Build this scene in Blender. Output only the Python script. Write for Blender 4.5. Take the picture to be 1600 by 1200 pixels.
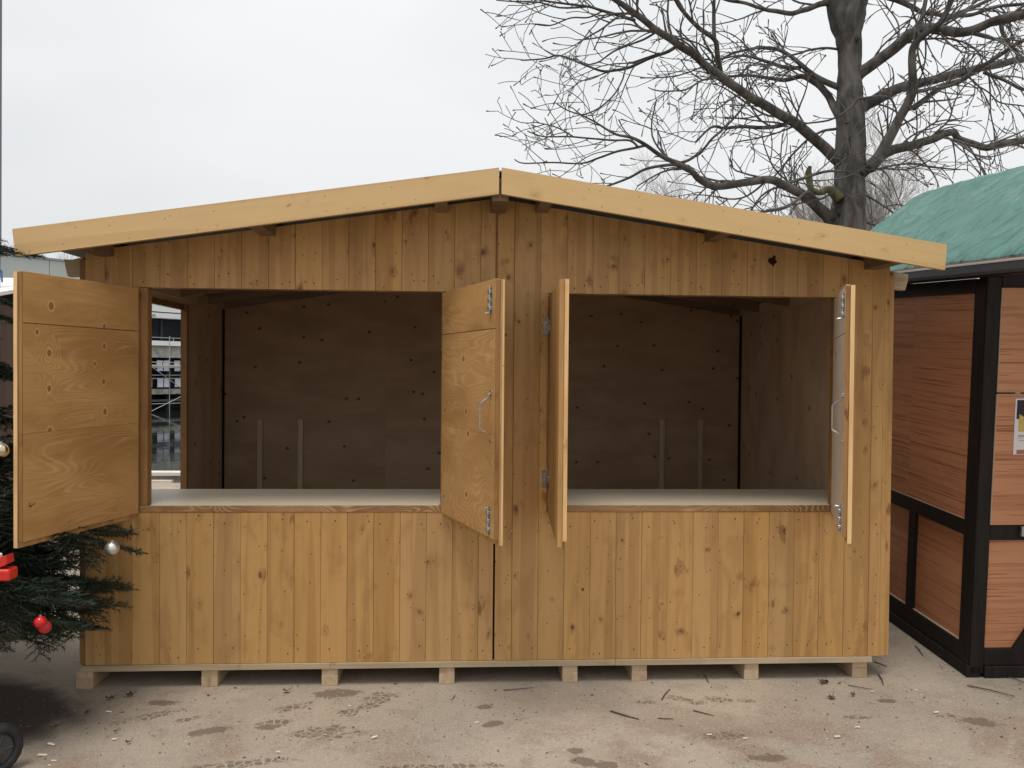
import bpy, bmesh, math, random
from mathutils import Vector, Matrix, noise
R = math.radians
rnd = random.Random(7)
for o in list(bpy.data.objects): bpy.data.objects.remove(o)
sc = bpy.context.scene
COL = sc.collection

# ---------------------------------------------------------------- camera
F, YAW, PITCH, ROLL = 1300.0, R(3.42), R(-0.927), R(0.51)
CAM = Vector((1.82, -4.136, 1.567))
fw = Vector((math.sin(YAW)*math.cos(PITCH), math.cos(YAW)*math.cos(PITCH), math.sin(PITCH)))
rt0 = Vector((math.cos(YAW), -math.sin(YAW), 0)); up0 = rt0.cross(fw)
rt = rt0*math.cos(ROLL) + up0*math.sin(ROLL); up = -rt0*math.sin(ROLL) + up0*math.cos(ROLL)
cd = bpy.data.cameras.new('camera'); cam = bpy.data.objects.new('camera', cd); COL.objects.link(cam)
cd.sensor_width = 36; cd.lens = 36*F/1600; cd.clip_end = 3000; cd.clip_start = 0.05
cam.matrix_world = Matrix(((rt.x, up.x, -fw.x, CAM.x), (rt.y, up.y, -fw.y, CAM.y), (rt.z, up.z, -fw.z, CAM.z), (0, 0, 0, 1)))
sc.camera = cam

# ---------------------------------------------------------------- sky, sun, exposure
SUN_EL, SUN_AZ = R(70), R(205)      # azimuth from +y clockwise: behind the viewer, slightly left
w = bpy.data.worlds.new('World'); sc.world = w; w.use_nodes = True
nt = w.node_tree; nt.nodes.clear()
wo = nt.nodes.new('ShaderNodeOutputWorld'); bg = nt.nodes.new('ShaderNodeBackground')
sky = nt.nodes.new('ShaderNodeTexSky'); sky.sky_type = 'NISHITA'; sky.sun_disc = False
sky.sun_elevation = SUN_EL; sky.sun_rotation = SUN_AZ; sky.air_density = 1; sky.dust_density = 4
tc = nt.nodes.new('ShaderNodeTexCoord')
cn = nt.nodes.new('ShaderNodeTexNoise'); cn.inputs['Scale'].default_value = 1.6; cn.inputs['Detail'].default_value = 3
cm = nt.nodes.new('ShaderNodeMapping'); cm.inputs['Scale'].default_value = (1, 1, 2.2)
cr = nt.nodes.new('ShaderNodeValToRGB')
cr.color_ramp.elements[0].position = 0.35; cr.color_ramp.elements[0].color = (6.85, 7.05, 7.2, 1)
cr.color_ramp.elements[1].position = 0.65; cr.color_ramp.elements[1].color = (8.15, 8.25, 8.3, 1)
mx = nt.nodes.new('ShaderNodeMixRGB'); mx.inputs[0].default_value = 0.95
nt.links.new(tc.outputs['Generated'], cm.inputs[0]); nt.links.new(cm.outputs[0], cn.inputs['Vector'])
nt.links.new(cn.outputs['Fac'], cr.inputs[0]); nt.links.new(sky.outputs[0], mx.inputs[1]); nt.links.new(cr.outputs[0], mx.inputs[2])
sx = nt.nodes.new('ShaderNodeSeparateXYZ'); mr = nt.nodes.new('ShaderNodeMapRange'); vm = nt.nodes.new('ShaderNodeVectorMath'); vm.operation = 'SCALE'
mr.inputs[1].default_value = 0.0; mr.inputs[2].default_value = 1.0; mr.inputs[3].default_value = 1.0; mr.inputs[4].default_value = 1.45   # overcast sky: brighter overhead
nt.links.new(tc.outputs['Generated'], sx.inputs[0]); nt.links.new(sx.outputs[2], mr.inputs[0]); nt.links.new(mx.outputs[0], vm.inputs[0]); nt.links.new(mr.outputs[0], vm.inputs['Scale'])
nt.links.new(vm.outputs[0], bg.inputs[0]); nt.links.new(bg.outputs[0], wo.inputs[0])
bg.inputs[1].default_value = 0.071
sd = bpy.data.lights.new('sun', 'SUN'); sd.energy = 1.5; sd.angle = R(24); sd.color = (1, 0.96, 0.9)
so = bpy.data.objects.new('sun', sd); COL.objects.link(so)
sdir = Vector((math.sin(SUN_AZ)*math.cos(SUN_EL), math.cos(SUN_AZ)*math.cos(SUN_EL), math.sin(SUN_EL)))
so.rotation_euler = sdir.to_track_quat('Z', 'Y').to_euler()
sc.view_settings.view_transform = 'Standard'; sc.view_settings.look = 'None'
sc.view_settings.exposure = 0.5; sc.view_settings.gamma = 1; sc.view_settings.use_curve_mapping = False

# ---------------------------------------------------------------- helpers
def ray(px, py): return fw + rt*((px-800)/F) - up*((py-600)/F)
def atz(px, py, z): return CAM + ray(px, py)*z           # where a thing seen there stands, z metres ahead

class MB:
    def __init__(s): s.v = []; s.f = []; s.m = []
    def add(s, vs, fs, mi=0):
        n = len(s.v); s.v.extend([tuple(v) for v in vs]); s.f.extend([tuple(i+n for i in f) for f in fs]); s.m.extend([mi]*len(fs)); return s
    def box(s, a, b, mi=0, c=0.0):
        x0, y0, z0 = a; x1, y1, z1 = b
        if c <= 0:
            vs = [(x, y, z) for z in (z0, z1) for y in (y0, y1) for x in (x0, x1)]
            fs = [(0, 2, 3, 1), (4, 5, 7, 6), (0, 1, 5, 4), (2, 6, 7, 3), (0, 4, 6, 2), (1, 3, 7, 5)]
            return s.add(vs, fs, mi)
        bm = bmesh.new(); r = bmesh.ops.create_cube(bm, size=1)
        for v in bm.verts: v.co = Vector((x0+(v.co.x+.5)*(x1-x0), y0+(v.co.y+.5)*(y1-y0), z0+(v.co.z+.5)*(z1-z0)))
        bmesh.ops.bevel(bm, geom=bm.edges[:], offset=c, segments=1, affect='EDGES')
        bm.verts.ensure_lookup_table(); vs = [v.co.copy() for v in bm.verts]; fs = [[v.index for v in f.verts] for f in bm.faces]
        bm.free(); return s.add(vs, fs, mi)
    def prism(s, poly, y0, y1, mi=0, ax='y'):
        n = len(poly)
        mk = {'y': lambda p, q: (p[0], q, p[1]), 'x': lambda p, q: (q, p[0], p[1]), 'z': lambda p, q: (p[0], p[1], q)}[ax]
        vs = [mk(p, y0) for p in poly]+[mk(p, y1) for p in poly]
        fs = [tuple(range(n)), tuple(range(2*n-1, n-1, -1))]+[(i, i+n, (i+1) % n+n, (i+1) % n) for i in range(n)]
        return s.add(vs, fs, mi)
    def tube(s, pts, rad, sides=6, mi=0, cap=True):
        pts = [Vector(p) for p in pts]; n = len(pts)
        if not hasattr(rad, '__len__'): rad = [rad]*n
        t = (pts[1]-pts[0]).normalized(); a = t.orthogonal().normalized(); vs = []
        for i, p in enumerate(pts):
            if i < n-1 and i > 0: t2 = (pts[i+1]-pts[i-1])
            elif i == 0: t2 = pts[1]-pts[0]
            else: t2 = pts[-1]-pts[-2]
            if t2.length < 1e-9: t2 = t
            t2.normalize(); a = (a - t2*a.dot(t2))
            if a.length < 1e-6: a = t2.orthogonal()
            a.normalize(); b = t2.cross(a)
            for k in range(sides):
                an = 2*math.pi*k/sides; vs.append(p+(a*math.cos(an)+b*math.sin(an))*rad[i])
        fs = []
        for i in range(n-1):
            for k in range(sides):
                k2 = (k+1) % sides; fs.append((i*sides+k, i*sides+k2, (i+1)*sides+k2, (i+1)*sides+k))
        if cap: fs.append(tuple(range(sides-1, -1, -1))); fs.append(tuple((n-1)*sides+k for k in range(sides)))
        return s.add(vs, fs, mi)
    def mesh(s, name, mats, smooth=False):
        me = bpy.data.meshes.new(name); me.from_pydata(s.v, [], s.f)
        for m in (mats if isinstance(mats, (list, tuple)) else [mats]): me.materials.append(m)
        if any(s.m): me.polygons.foreach_set('material_index', s.m)
        if smooth: me.polygons.foreach_set('use_smooth', [True]*len(me.polygons))
        me.update(); return me
    def build(s, name, mats, parent=None, loc=None, smooth=False):
        me = s.mesh(name, mats, smooth)
        if loc is not None:
            me.transform(Matrix.Translation(-Vector(loc)))
        o = bpy.data.objects.new(name, me); COL.objects.link(o)
        if loc is not None: o.location = loc
        if parent: o.parent = parent
        return o
def inst(me, name, parent=None, mw=None):
    o = bpy.data.objects.new(name, me); COL.objects.link(o)
    if parent: o.parent = parent
    if mw is not None: o.matrix_local = mw
    return o
def thing(name, label, cat, loc=(0, 0, 0), group=None, rot=None):
    o = bpy.data.objects.new(name, None); COL.objects.link(o); o.empty_display_size = .2
    o.location = loc
    if rot: o.rotation_euler = rot
    return tag(o, label, cat, group)
def tag(o, label, cat, group=None):
    o['label'] = label; o['category'] = cat
    if group: o['group'] = group
    return o
def structure(o): o['kind'] = 'structure'; return o
def stuff(o): o['kind'] = 'stuff'; return o

# ---------------------------------------------------------------- materials
class NT:
    def __init__(s, name):
        s.m = bpy.data.materials.new(name); s.m.use_nodes = True; s.t = s.m.node_tree; s.b = s.t.nodes['Principled BSDF']
    def n(s, typ, **kw):
        n = s.t.nodes.new('ShaderNode'+typ)
        for k, v in kw.items():
            if k == 'ins':
                for i, x in v.items(): s.set(n.inputs[i], x)
            else: setattr(n, k, v)
        return n
    def set(s, inp, x):
        if isinstance(x, bpy.types.NodeSocket): s.t.links.new(x, inp)
        else: inp.default_value = x
    def math(s, op, a, b=None, c=None, clamp=False):
        n = s.n('Math', operation=op, use_clamp=clamp); s.set(n.inputs[0], a)
        if b is not None: s.set(n.inputs[1], b)
        if c is not None: s.set(n.inputs[2], c)
        return n.outputs[0]
    def vmath(s, op, a, b=None, out=0):
        n = s.n('VectorMath', operation=op); s.set(n.inputs[0], a)
        if b is not None: s.set(n.inputs[1], b)
        return n.outputs[out]
    def noise(s, vec, scale, detail=2, rough=.5, col=False, dist=0):
        n = s.n('TexNoise'); s.set(n.inputs['Vector'], vec); n.inputs['Scale'].default_value = scale
        n.inputs['Detail'].default_value = detail; n.inputs['Roughness'].default_value = rough; n.inputs['Distortion'].default_value = dist
        return n.outputs['Color' if col else 'Fac']
    def ramp(s, fac, stops):
        n = s.n('ValToRGB'); s.set(n.inputs[0], fac); e = n.color_ramp.elements
        while len(e) < len(stops): e.new(.5)
        for q, (p, c) in zip(e, stops): q.position = p; q.color = (c if hasattr(c, '__len__') else (c, c, c))[:3]+(1,) if hasattr(c, '__len__') else (c, c, c, 1)
        return n.outputs[0]
    def step(s, x, a, b, lo=0., hi=1.):
        n = s.n('MapRange', interpolation_type='SMOOTHSTEP'); s.set(n.inputs[0], x)
        for i, v in enumerate((a, b, lo, hi)): n.inputs[i+1].default_value = v
        return n.outputs[0]
    def mix(s, f, a, b, mode='MIX'):
        n = s.n('MixRGB', blend_type=mode); s.set(n.inputs[0], f)
        for i, x in ((1, a), (2, b)): s.set(n.inputs[i], x+(1,) if isinstance(x, tuple) and len(x) == 3 else x)
        return n.outputs[0]
    def bump(s, h, strength=.3, dist=.002):
        n = s.n('Bump'); s.set(n.inputs['Height'], h); n.inputs['Strength'].default_value = strength; n.inputs['Distance'].default_value = dist
        s.t.links.new(n.outputs[0], s.b.inputs['Normal'])
    def fin(s, col, rough=.6, spec=.4):
        s.set(s.b.inputs['Base Color'], col+(1,) if isinstance(col, tuple) and len(col) == 3 else col); s.set(s.b.inputs['Roughness'], rough)
        s.b.inputs['Specular IOR Level'].default_value = spec; return s.m

def coords(n, order='xyz', rand=True):
    """object coordinates, reordered to (across, depth, along the grain), shifted per object"""
    tcn = n.n('TexCoord').outputs['Object']; sp = n.n('SeparateXYZ', ins={0: tcn}); ix = {'x': 0, 'y': 1, 'z': 2}
    cb = n.n('CombineXYZ', ins={i: sp.outputs[ix[c]] for i, c in enumerate(order)})
    if not rand: return cb.outputs[0], None
    r = n.n('ObjectInfo').outputs['Random']
    off = n.n('CombineXYZ', ins={0: n.math('MULTIPLY', r, 31.7), 1: n.math('MULTIPLY', r, 57.3), 2: n.math('MULTIPLY', r, 83.1)})
    return n.vmath('ADD', cb.outputs[0], off.outputs[0]), r

def softwood(name, base, dark, knot, order='xyz', rough=.55, spec=.35, tintvar=.16, blotch=.3, kn=1.0, grain=1.0, seam=0):
    n = NT(name); v, r = coords(n, order)
    # knots: elliptical voronoi cells, most of them switched off
    svv = n.n('SeparateXYZ', ins={0: v}); v2 = n.n('CombineXYZ', ins={0: svv.outputs[0], 1: svv.outputs[2]}).outputs[0]
    kv = n.vmath('ADD', n.vmath('MULTIPLY', v2, (6.3, 4.9, 0)), n.vmath('MULTIPLY', n.noise(v2, 3.0, 1, col=True), (.5, .9, 0)))
    vo = n.n('TexVoronoi', voronoi_dimensions='2D', ins={'Vector': kv, 'Scale': 1.0, 'Randomness': 1.0})
    sepc = n.n('SeparateXYZ', ins={0: vo.outputs['Color']})
    on = n.step(sepc.outputs[0], .42, .43)
    wob = n.math('ADD', vo.outputs['Distance'], n.math('MULTIPLY', n.math('SUBTRACT', n.noise(v, 70, 2), .5), .05))
    size = n.math('MULTIPLY_ADD', n.math('POWER', sepc.outputs[1], 2.6), .050, .016)
    kd = n.math('DIVIDE', wob, size)
    kmask = n.math('MULTIPLY', n.step(kd, .75, 1.15, 1, 0), on)
    halo = n.math('MULTIPLY', n.math('POWER', n.step(wob, .0, .24, 1, 0), 1.6), on)
    # small second population of pin knots / nail heads
    vo2 = n.n('TexVoronoi', voronoi_dimensions='2D', ins={'Vector': n.vmath('MULTIPLY', v2, (15., 11., 0)), 'Scale': 1.0, 'Randomness': 1.0})
    s2 = n.n('SeparateXYZ', ins={0: vo2.outputs['Color']})
    pin = n.math('MULTIPLY', n.step(vo2.outputs['Distance'], .035, .06, 1, 0), n.step(s2.outputs[0], .74, .75))
    # grain warps round the knots
    bend = n.math('MULTIPLY', halo, 1.1)
    low = n.noise(n.vmath('MULTIPLY', v, (6, 6, .55)), 1, 2, .5)
    ph = n.math('ADD', n.math('MULTIPLY', low, 13), n.math('MULTIPLY', bend, 1.6))
    ring = n.math('PINGPONG', ph, 1.0)
    ring = n.step(ring, .35, 1.0)
    fine = n.noise(n.vmath('MULTIPLY', v, (130, 130, 3.5)), 1, 4, .7)
    med = n.noise(n.vmath('MULTIPLY', v, (38, 38, 1.1)), 1, 3, .6)
    g = n.math('ADD', n.math('MULTIPLY', ring, .38*grain), n.math('ADD', n.math('MULTIPLY', n.math('SUBTRACT', fine, .5), .95*grain), n.math('MULTIPLY', n.math('SUBTRACT', med, .5), 1.3*grain)))
    g = n.math('ADD', g, n.math('MULTIPLY', halo, .18), clamp=True)
    col = n.mix(g, base, dark)
    # stain taking unevenly: dark clouds beside the knots and in broad bands
    cl = n.noise(n.vmath('MULTIPLY', v, (9, 9, 4.5)), 1, 3, .6, dist=.6)
    cloud = n.math('MULTIPLY', n.step(cl, .50, .70), n.math('MULTIPLY_ADD', halo, 1.2, .35))
    wing = n.math('MULTIPLY', n.step(n.math('ADD', vo.outputs['Distance'], n.math('MULTIPLY', n.math('SUBTRACT', n.noise(n.vmath('MULTIPLY', v, (26, 26, 9)), 1, 3, .65), .5), 1.15)), -.02, .16, 1, 0), n.step(n.noise(n.vmath('MULTIPLY', v, (7, 7, 5)), 1, 2), .42, .60))
    col = n.mix(n.math('MULTIPLY', n.math('MULTIPLY', wing, on), blotch*.85, clamp=True), col, (dark[0]*.62, dark[1]*.5, dark[2]*.45))
    col = n.mix(n.math('MULTIPLY', cloud, blotch*.8, clamp=True), col, (dark[0]*.6, dark[1]*.46, dark[2]*.4))
    strp = n.noise(n.vmath('MULTIPLY', v, (15, 3, .35)), 1, 0, .5)
    col = n.mix(n.math('MULTIPLY', n.step(strp, .575, .595), .42), col, (dark[0]*.9, dark[1]*.88, dark[2]*.85))
    col = n.mix(n.math('MULTIPLY', n.math('MULTIPLY', kmask, n.math('MULTIPLY_ADD', sepc.outputs[2], .5, .45)), kn), col, knot)
    col = n.mix(n.math('MULTIPLY', pin, .8*kn), col, tuple(c*.6 for c in knot))
    rb = n.math('MULTIPLY_ADD', n.math('FRACT', n.math('MULTIPLY', r, 7.77)), 2*tintvar, 1-tintvar)
    hs = n.n('HueSaturation', ins={'Color': col, 'Value': rb, 'Saturation': n.math('MULTIPLY_ADD', n.math('FRACT', n.math('MULTIPLY', r, 13.3)), .06, .97)})
    n.bump(n.math('SUBTRACT', n.math('MULTIPLY', fine, .5), kmask), .25, .0015)
    return n.fin(hs.outputs[0], n.math('MULTIPLY_ADD', fine, .2, rough-.1), spec)

def plywood(name, base, dark, light, knot, order='zyx', knots=None, rough=.5, spec=.35, lines=20., contrast=.5, vor=True, zsep=None, kamt=.9, kden=3.6):
    """rotary-cut face: contour figure in long flames with oval knots; 'along' is the grain direction"""
    n = NT(name); v, r = coords(n, order, rand=(knots is None))
    el = n.noise(n.vmath('MULTIPLY', v, (3.4, 3.4, .95)), 1, 2, .45, dist=.7)
    kmask = None; hill = None
    sp = n.n('SeparateXYZ', ins={0: v})
    if knots:
        for (a, l, rr) in knots:
            da = n.math('SUBTRACT', sp.outputs[0], a); dl = n.math('SUBTRACT', sp.outputs[2], l)
            d = n.math('SQRT', n.math('ADD', n.math('MULTIPLY', da, da), n.math('MULTIPLY', n.math('MULTIPLY', dl, dl), 1.5)))
            k = n.step(d, rr*.75, rr*1.05, 1, 0); h = n.step(d, 0, rr*6.5, 1, 0)
            ringk = n.math('MULTIPLY', n.step(d, rr*.95, rr*1.15, 0, 1), n.step(d, rr*1.3, rr*1.7, 1, 0))
            kmask = k if kmask is None else n.math('MAXIMUM', kmask, k); hill = h if hill is None else n.math('MAXIMUM', hill, h)
            rings = ringk if (a, l, rr) == knots[0] else n.math('MAXIMUM', rings, ringk)
    else:
        v2 = n.n('CombineXYZ', ins={0: sp.outputs[0], 1: sp.outputs[2]}).outputs[0]; vo = n.n('TexVoronoi', voronoi_dimensions='2D', ins={'Vector': n.vmath('MULTIPLY', v2, (kden, kden*.8, 0)), 'Scale': 1.0, 'Randomness': 1.0})
        sepc = n.n('SeparateXYZ', ins={0: vo.outputs['Color']}); on = n.step(sepc.outputs[0], .3, .31)
        kmask = n.math('MULTIPLY', n.step(vo.outputs['Distance'], .036, .055, 1, 0), on)
        hill = n.math('MULTIPLY', n.step(vo.outputs['Distance'], 0, .32, 1, 0), on)
        rings = n.math('MULTIPLY', n.math('MULTIPLY', n.step(vo.outputs['Distance'], .05, .06, 0, 1), n.step(vo.outputs['Distance'], .065, .085, 1, 0)), on)
    el2 = n.math('ADD', n.math('MULTIPLY', el, lines*1.5), n.math('MULTIPLY', hill, 4.0))
    el2 = n.math('ADD', el2, n.math('MULTIPLY', n.noise(n.vmath('MULTIPLY', v, (30, 30, 9)), 1, 3), .35))
    pp = n.math('PINGPONG', el2, .5)
    ln = n.math('POWER', n.math('MULTIPLY', pp, 2), 4)
    ln = n.math('MULTIPLY', ln, n.step(n.noise(v, 2.3, 2), .38, .62))
    fine = n.noise(n.vmath('MULTIPLY', v, (160, 160, 7)), 1, 3, .6)
    cl = n.noise(n.vmath('MULTIPLY', v, (5, 5, 2)), 1, 4, .6, dist=.4)
    col = n.mix(n.math('MULTIPLY', n.step(cl, .36, .66), .75), base, dark)
    col = n.mix(n.math('MULTIPLY', n.math('SUBTRACT', fine, .42, clamp=True), 1.1), col, dark)
    col = n.mix(n.math('MULTIPLY', ln, contrast), col, light)
    col = n.mix(n.math('MULTIPLY', n.math('POWER', n.math('SUBTRACT', 1, n.math('MULTIPLY', pp, 2), clamp=True), 6), contrast*.5), col, dark)
    col = n.mix(n.math('MULTIPLY', rings, .45), col, light)
    col = n.mix(n.math('MULTIPLY', kmask, kamt), col, knot)
    n.bump(n.math('SUBTRACT', fine, kmask), .2, .001)
    return n.fin(col, rough, spec)

def plain(name, col, rough=.6, spec=.4, metal=0, var=.0, scale=20, bump=0):
    n = NT(name); n.b.inputs['Metallic'].default_value = metal
    if var:
        v = n.n('TexCoord').outputs['Object']; f = n.noise(v, scale, 4, .6)
        c = n.mix(n.step(f, .3, .7), tuple(x*(1-var) for x in col), tuple(min(1, x*(1+var)) for x in col))
        if bump: n.bump(f, bump, .003)
        return n.fin(c, rough, spec)
    return n.fin(col, rough, spec)

WALL = dict(base=(.478, .277, .102), dark=(.335, .178, .060), knot=(.10, .045, .018))
M = {}
M['plank'] = softwood('stained_spruce', **WALL, order='xyz', tintvar=.07, blotch=.9)
M['plank_h'] = softwood('stained_spruce_lying', **WALL, order='zyx', tintvar=.06)
M['fascia'] = softwood('pale_fascia_spruce', base=(.59, .400, .182), dark=(.52, .335, .142), knot=(.33, .17, .08), order='zyx', tintvar=.02, blotch=.25, kn=.75, grain=.55)
M['raw'] = softwood('raw_spruce', base=(.50, .37, .24), dark=(.38, .265, .16), knot=(.25, .14, .08), order='xzy', tintvar=.06, blotch=.3, kn=.5)
M['raw_h'] = softwood('raw_spruce_lying', base=(.44, .34, .22), dark=(.33, .24, .15), knot=(.25, .14, .08), order='zyx', tintvar=.06, blotch=.3, kn=.4)
M['raw_v'] = softwood('raw_batten_spruce', base=(.52, .39, .26), dark=(.40, .28, .18), knot=(.25, .14, .08), order='xyz', tintvar=.04, blotch=.2, kn=.4)
M['frame'] = softwood('dark_stained_frame', base=(.30, .155, .05), dark=(.15, .07, .02), knot=(.06, .03, .012), order='xyz', tintvar=.08, blotch=1.0)
M['frame_h'] = 0
M['edge'] = softwood('sawn_pale_edge', base=(.72, .47, .23), dark=(.50, .28, .11), knot=(.25, .13, .05), order='xyz', tintvar=.05, blotch=.5)
PLY = dict(base=(.505, .288, .108), dark=(.33, .164, .054), light=(.66, .42, .20), knot=(.24, .115, .045))
M['frame_h'] = plywood('stained_plywood_edge', base=(.36, .20, .08), dark=(.15, .07, .026), light=(.62, .42, .21), knot=(.1, .05, .02), contrast=.8, lines=30.)
M['ply'] = plywood('stained_plywood', **PLY)
M['ply_pale'] = plywood('pale_grey_plywood', base=(.76, .64, .51), dark=(.58, .47, .36), light=(.6, .52, .43), knot=(.2, .13, .08), order='xyz', contrast=.3, lines=6)
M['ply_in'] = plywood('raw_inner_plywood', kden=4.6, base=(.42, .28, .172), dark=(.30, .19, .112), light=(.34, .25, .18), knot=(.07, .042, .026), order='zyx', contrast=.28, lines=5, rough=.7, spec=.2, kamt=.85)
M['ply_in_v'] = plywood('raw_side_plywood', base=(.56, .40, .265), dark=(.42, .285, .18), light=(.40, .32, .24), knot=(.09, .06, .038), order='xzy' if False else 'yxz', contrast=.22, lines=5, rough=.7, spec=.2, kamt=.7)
M['felt'] = plain('grey_underlay', (.20, .215, .24), .8, .2, var=.2, scale=6)
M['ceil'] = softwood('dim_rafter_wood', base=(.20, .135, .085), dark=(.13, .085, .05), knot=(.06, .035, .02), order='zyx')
M['counter'] = plain('white_laminate', (.76, .66, .50), .4, .3, var=.03, scale=9)
M['zinc'] = plain('zinc_steel', (.42, .43, .42), .38, .5, metal=.9, var=.2, scale=60)
M['steel_dark'] = plain('dull_hinge_steel', (.33, .30, .26), .5, .5, metal=.8, var=.3, scale=80)
M['black_gap'] = plain('dark_backing', (.02, .017, .014), .9, .1)
M['nail'] = plain('nail_hole', (.07, .033, .015), .8, .2)

# ---------------------------------------------------------------- ground
def ground_mat():
    n = NT('sandy_asphalt'); v = n.n('TexCoord').outputs['Object']
    f1 = n.noise(v, .8, 5, .6); f2 = n.noise(v, 7, 6, .7); f3 = n.noise(v, 75, 4, .8); f4 = n.noise(v, 230, 3, .7)
    base = n.mix(n.step(f1, .35, .68), (.405, .335, .262), (.32, .272, .218))
    pink = n.noise(n.vmath('ADD', v, (3.1, 8.2, 0)), 1.5, 5, .65, dist=.6)
    sp = n.n('SeparateXYZ', ins={0: v})
    near = n.step(sp.outputs[1], -.15, -.75)                 # trodden reddish band a step in front of the hut
    base = n.mix(n.math('MULTIPLY', n.step(pink, .46, .62), n.math('MULTIPLY_ADD', near, .65, .12)), base, (.245, .168, .120))
    base = n.mix(n.math('MULTIPLY', n.step(f2, .50, .66), .42), base, (.21, .17, .13))
    base = n.mix(n.math('MULTIPLY', n.step(f3, .48, .72), .7), base, (.52, .45, .36))
    base = n.mix(n.math('MULTIPLY', n.step(f4, .54, .66), .6), base, (.15, .12, .094))
    fine_dirt = n.noise(n.vmath('ADD', v, (9, 1, 0)), 32, 4, .75)
    base = n.mix(n.math('MULTIPLY', n.math('MULTIPLY', n.step(fine_dirt, .58, .66), n.step(n.noise(v, 2.6, 3, .6), .42, .6)), .7), base, (.15, .115, .085))
    # damp footprints and patches with shapes of their own
    wn = n.math('MULTIPLY', n.math('SUBTRACT', n.noise(v, 16, 5, .8, dist=.6), .5), 2.6)
    cells = n.n('TexVoronoi', feature='DISTANCE_TO_EDGE', ins={'Vector': v, 'Scale': 28.})
    tread = n.step(cells.outputs['Distance'], .02, .14)
    wet = None
    for (px, py, a, b, ang, tr) in WET:
        P = CAM + ray(px, py)*(-CAM.z/ray(px, py).z)
        dx = n.math('SUBTRACT', sp.outputs[0], P.x); dy = n.math('SUBTRACT', sp.outputs[1], P.y); c, s_ = math.cos(ang), math.sin(ang)
        u = n.math('DIVIDE', n.math('ADD', n.math('MULTIPLY', dx, c), n.math('MULTIPLY', dy, s_)), a*1.2)
        q = n.math('DIVIDE', n.math('SUBTRACT', n.math('MULTIPLY', dy, c), n.math('MULTIPLY', dx, s_)), b*1.25)
        d = n.math('ADD', n.math('SQRT', n.math('ADD', n.math('MULTIPLY', u, u), n.math('MULTIPLY', q, q))), wn)
        k = n.step(d, .75, 1.0, 1, 0)
        if tr: k = n.math('MULTIPLY', k, tread)
        k = n.math('MULTIPLY', k, .8 if tr < 2 else 1)
        wet = k if wet is None else n.math('MAXIMUM', wet, k)
    base = n.mix(n.math('MULTIPLY', wet, .92), base, (.128, .090, .064))
    # soaked earth and shade under the fir tree, both painted into the colour
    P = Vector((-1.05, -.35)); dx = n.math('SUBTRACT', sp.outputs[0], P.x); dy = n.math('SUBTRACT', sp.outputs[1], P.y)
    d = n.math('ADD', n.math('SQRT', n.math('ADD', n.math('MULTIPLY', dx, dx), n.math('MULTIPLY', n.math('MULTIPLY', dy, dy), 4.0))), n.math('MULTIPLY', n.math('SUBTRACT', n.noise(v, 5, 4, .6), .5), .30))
    wet_shade = n.step(d, 1.02, 1.30, 1, 0)
    base = n.mix(n.math('MULTIPLY', wet_shade, .94), base, (.028, .020, .015))
    n.bump(n.math('ADD', n.math('MULTIPLY', f3, .6), n.math('ADD', n.math('MULTIPLY', f4, .5), n.math('MULTIPLY', f2, 1.2))), .55, .006)
    return n.fin(base, n.math('MULTIPLY_ADD', wet, -.25, .85), .3)
WET = [(528, 1083, .11, .045, .1, 0), (595, 1090, .07, .06, .5, 1), (575, 1103, .09, .03, .6, 1), (455, 1105, .09, .03, .5, 1), (430, 1130, .07, .04, .4, 1), (325, 1142, .09, .035, .4, 0),
       (415, 1136, .05, .02, 0, 0), (500, 1142, .11, .045, .3, 1), (545, 1112, .05, .035, 0, 1), (540, 1148, .10, .025, .3, 1), (760, 1105, .035, .022, 0, 0), (770, 1132, .05, .03, .4, 0),
       (255, 1098, .06, .03, 0, 0), (898, 1173, .035, .025, 0, 0), (912, 1190, .06, .03, -.4, 0), (945, 1195, .05, .03, 0, 0), (1010, 1098, .05, .02, 0, 1), (1075, 1095, .10, .03, -.5, 1), (1125, 1093, .06, .03, -.2, 1),
       (1165, 1095, .04, .02, 0, 1), (1530, 1128, .085, .04, -.3, 0), (1200, 1184, .08, .03, 0, 0), (1130, 1150, .10, .03, 0, 1), (230, 1120, .12, .03, .5, 1), (290, 1125, .06, .02, .5, 1), (1385, 1095, .05, .02, 0, 0), (1340, 1120, .06, .02, 0, 1), (690, 1198, .25, .02, 0, 1), (360, 1196, .22, .03, .2, 1), (1480, 1118, .04, .02, 0, 1)]
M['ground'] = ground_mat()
def hgt(x, y):
    s1 = min(1, max(0, (x-4.12)/.3)); s1 = s1*s1*(3-2*s1)
    far = min(1, max(0, (6.5-y)/2.5))
    return .0585*max(0, y)*s1*far
g = MB(); xs = [-400, -100, -30, -8]+[-4+i*.35 for i in range(23)]+[4.12+i*.1 for i in range(1, 5)]+[5, 6, 7, 8, 12, 30, 100, 400]; ys = [-400, -60, -12, -6]+[-4+i*.5 for i in range(22)]+[7.42]
xs = sorted(set(xs)); ys = sorted(set(y for y in ys if y <= 7.42))
for y in ys:
    for x in xs: g.v.append((x, y, hgt(x, y)+(.006*noise.noise(Vector((x*1.3, y*1.3, 0))) if -4 < y < -.15 and -4 < x < 8 else 0)))
nx = len(xs)
for j in range(len(ys)-1):
    for i in range(nx-1): g.f.append((j*nx+i, j*nx+i+1, (j+1)*nx+i+1, (j+1)*nx+i)); g.m.append(0)
structure(g.build('ground', M['ground'], smooth=True))
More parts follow.
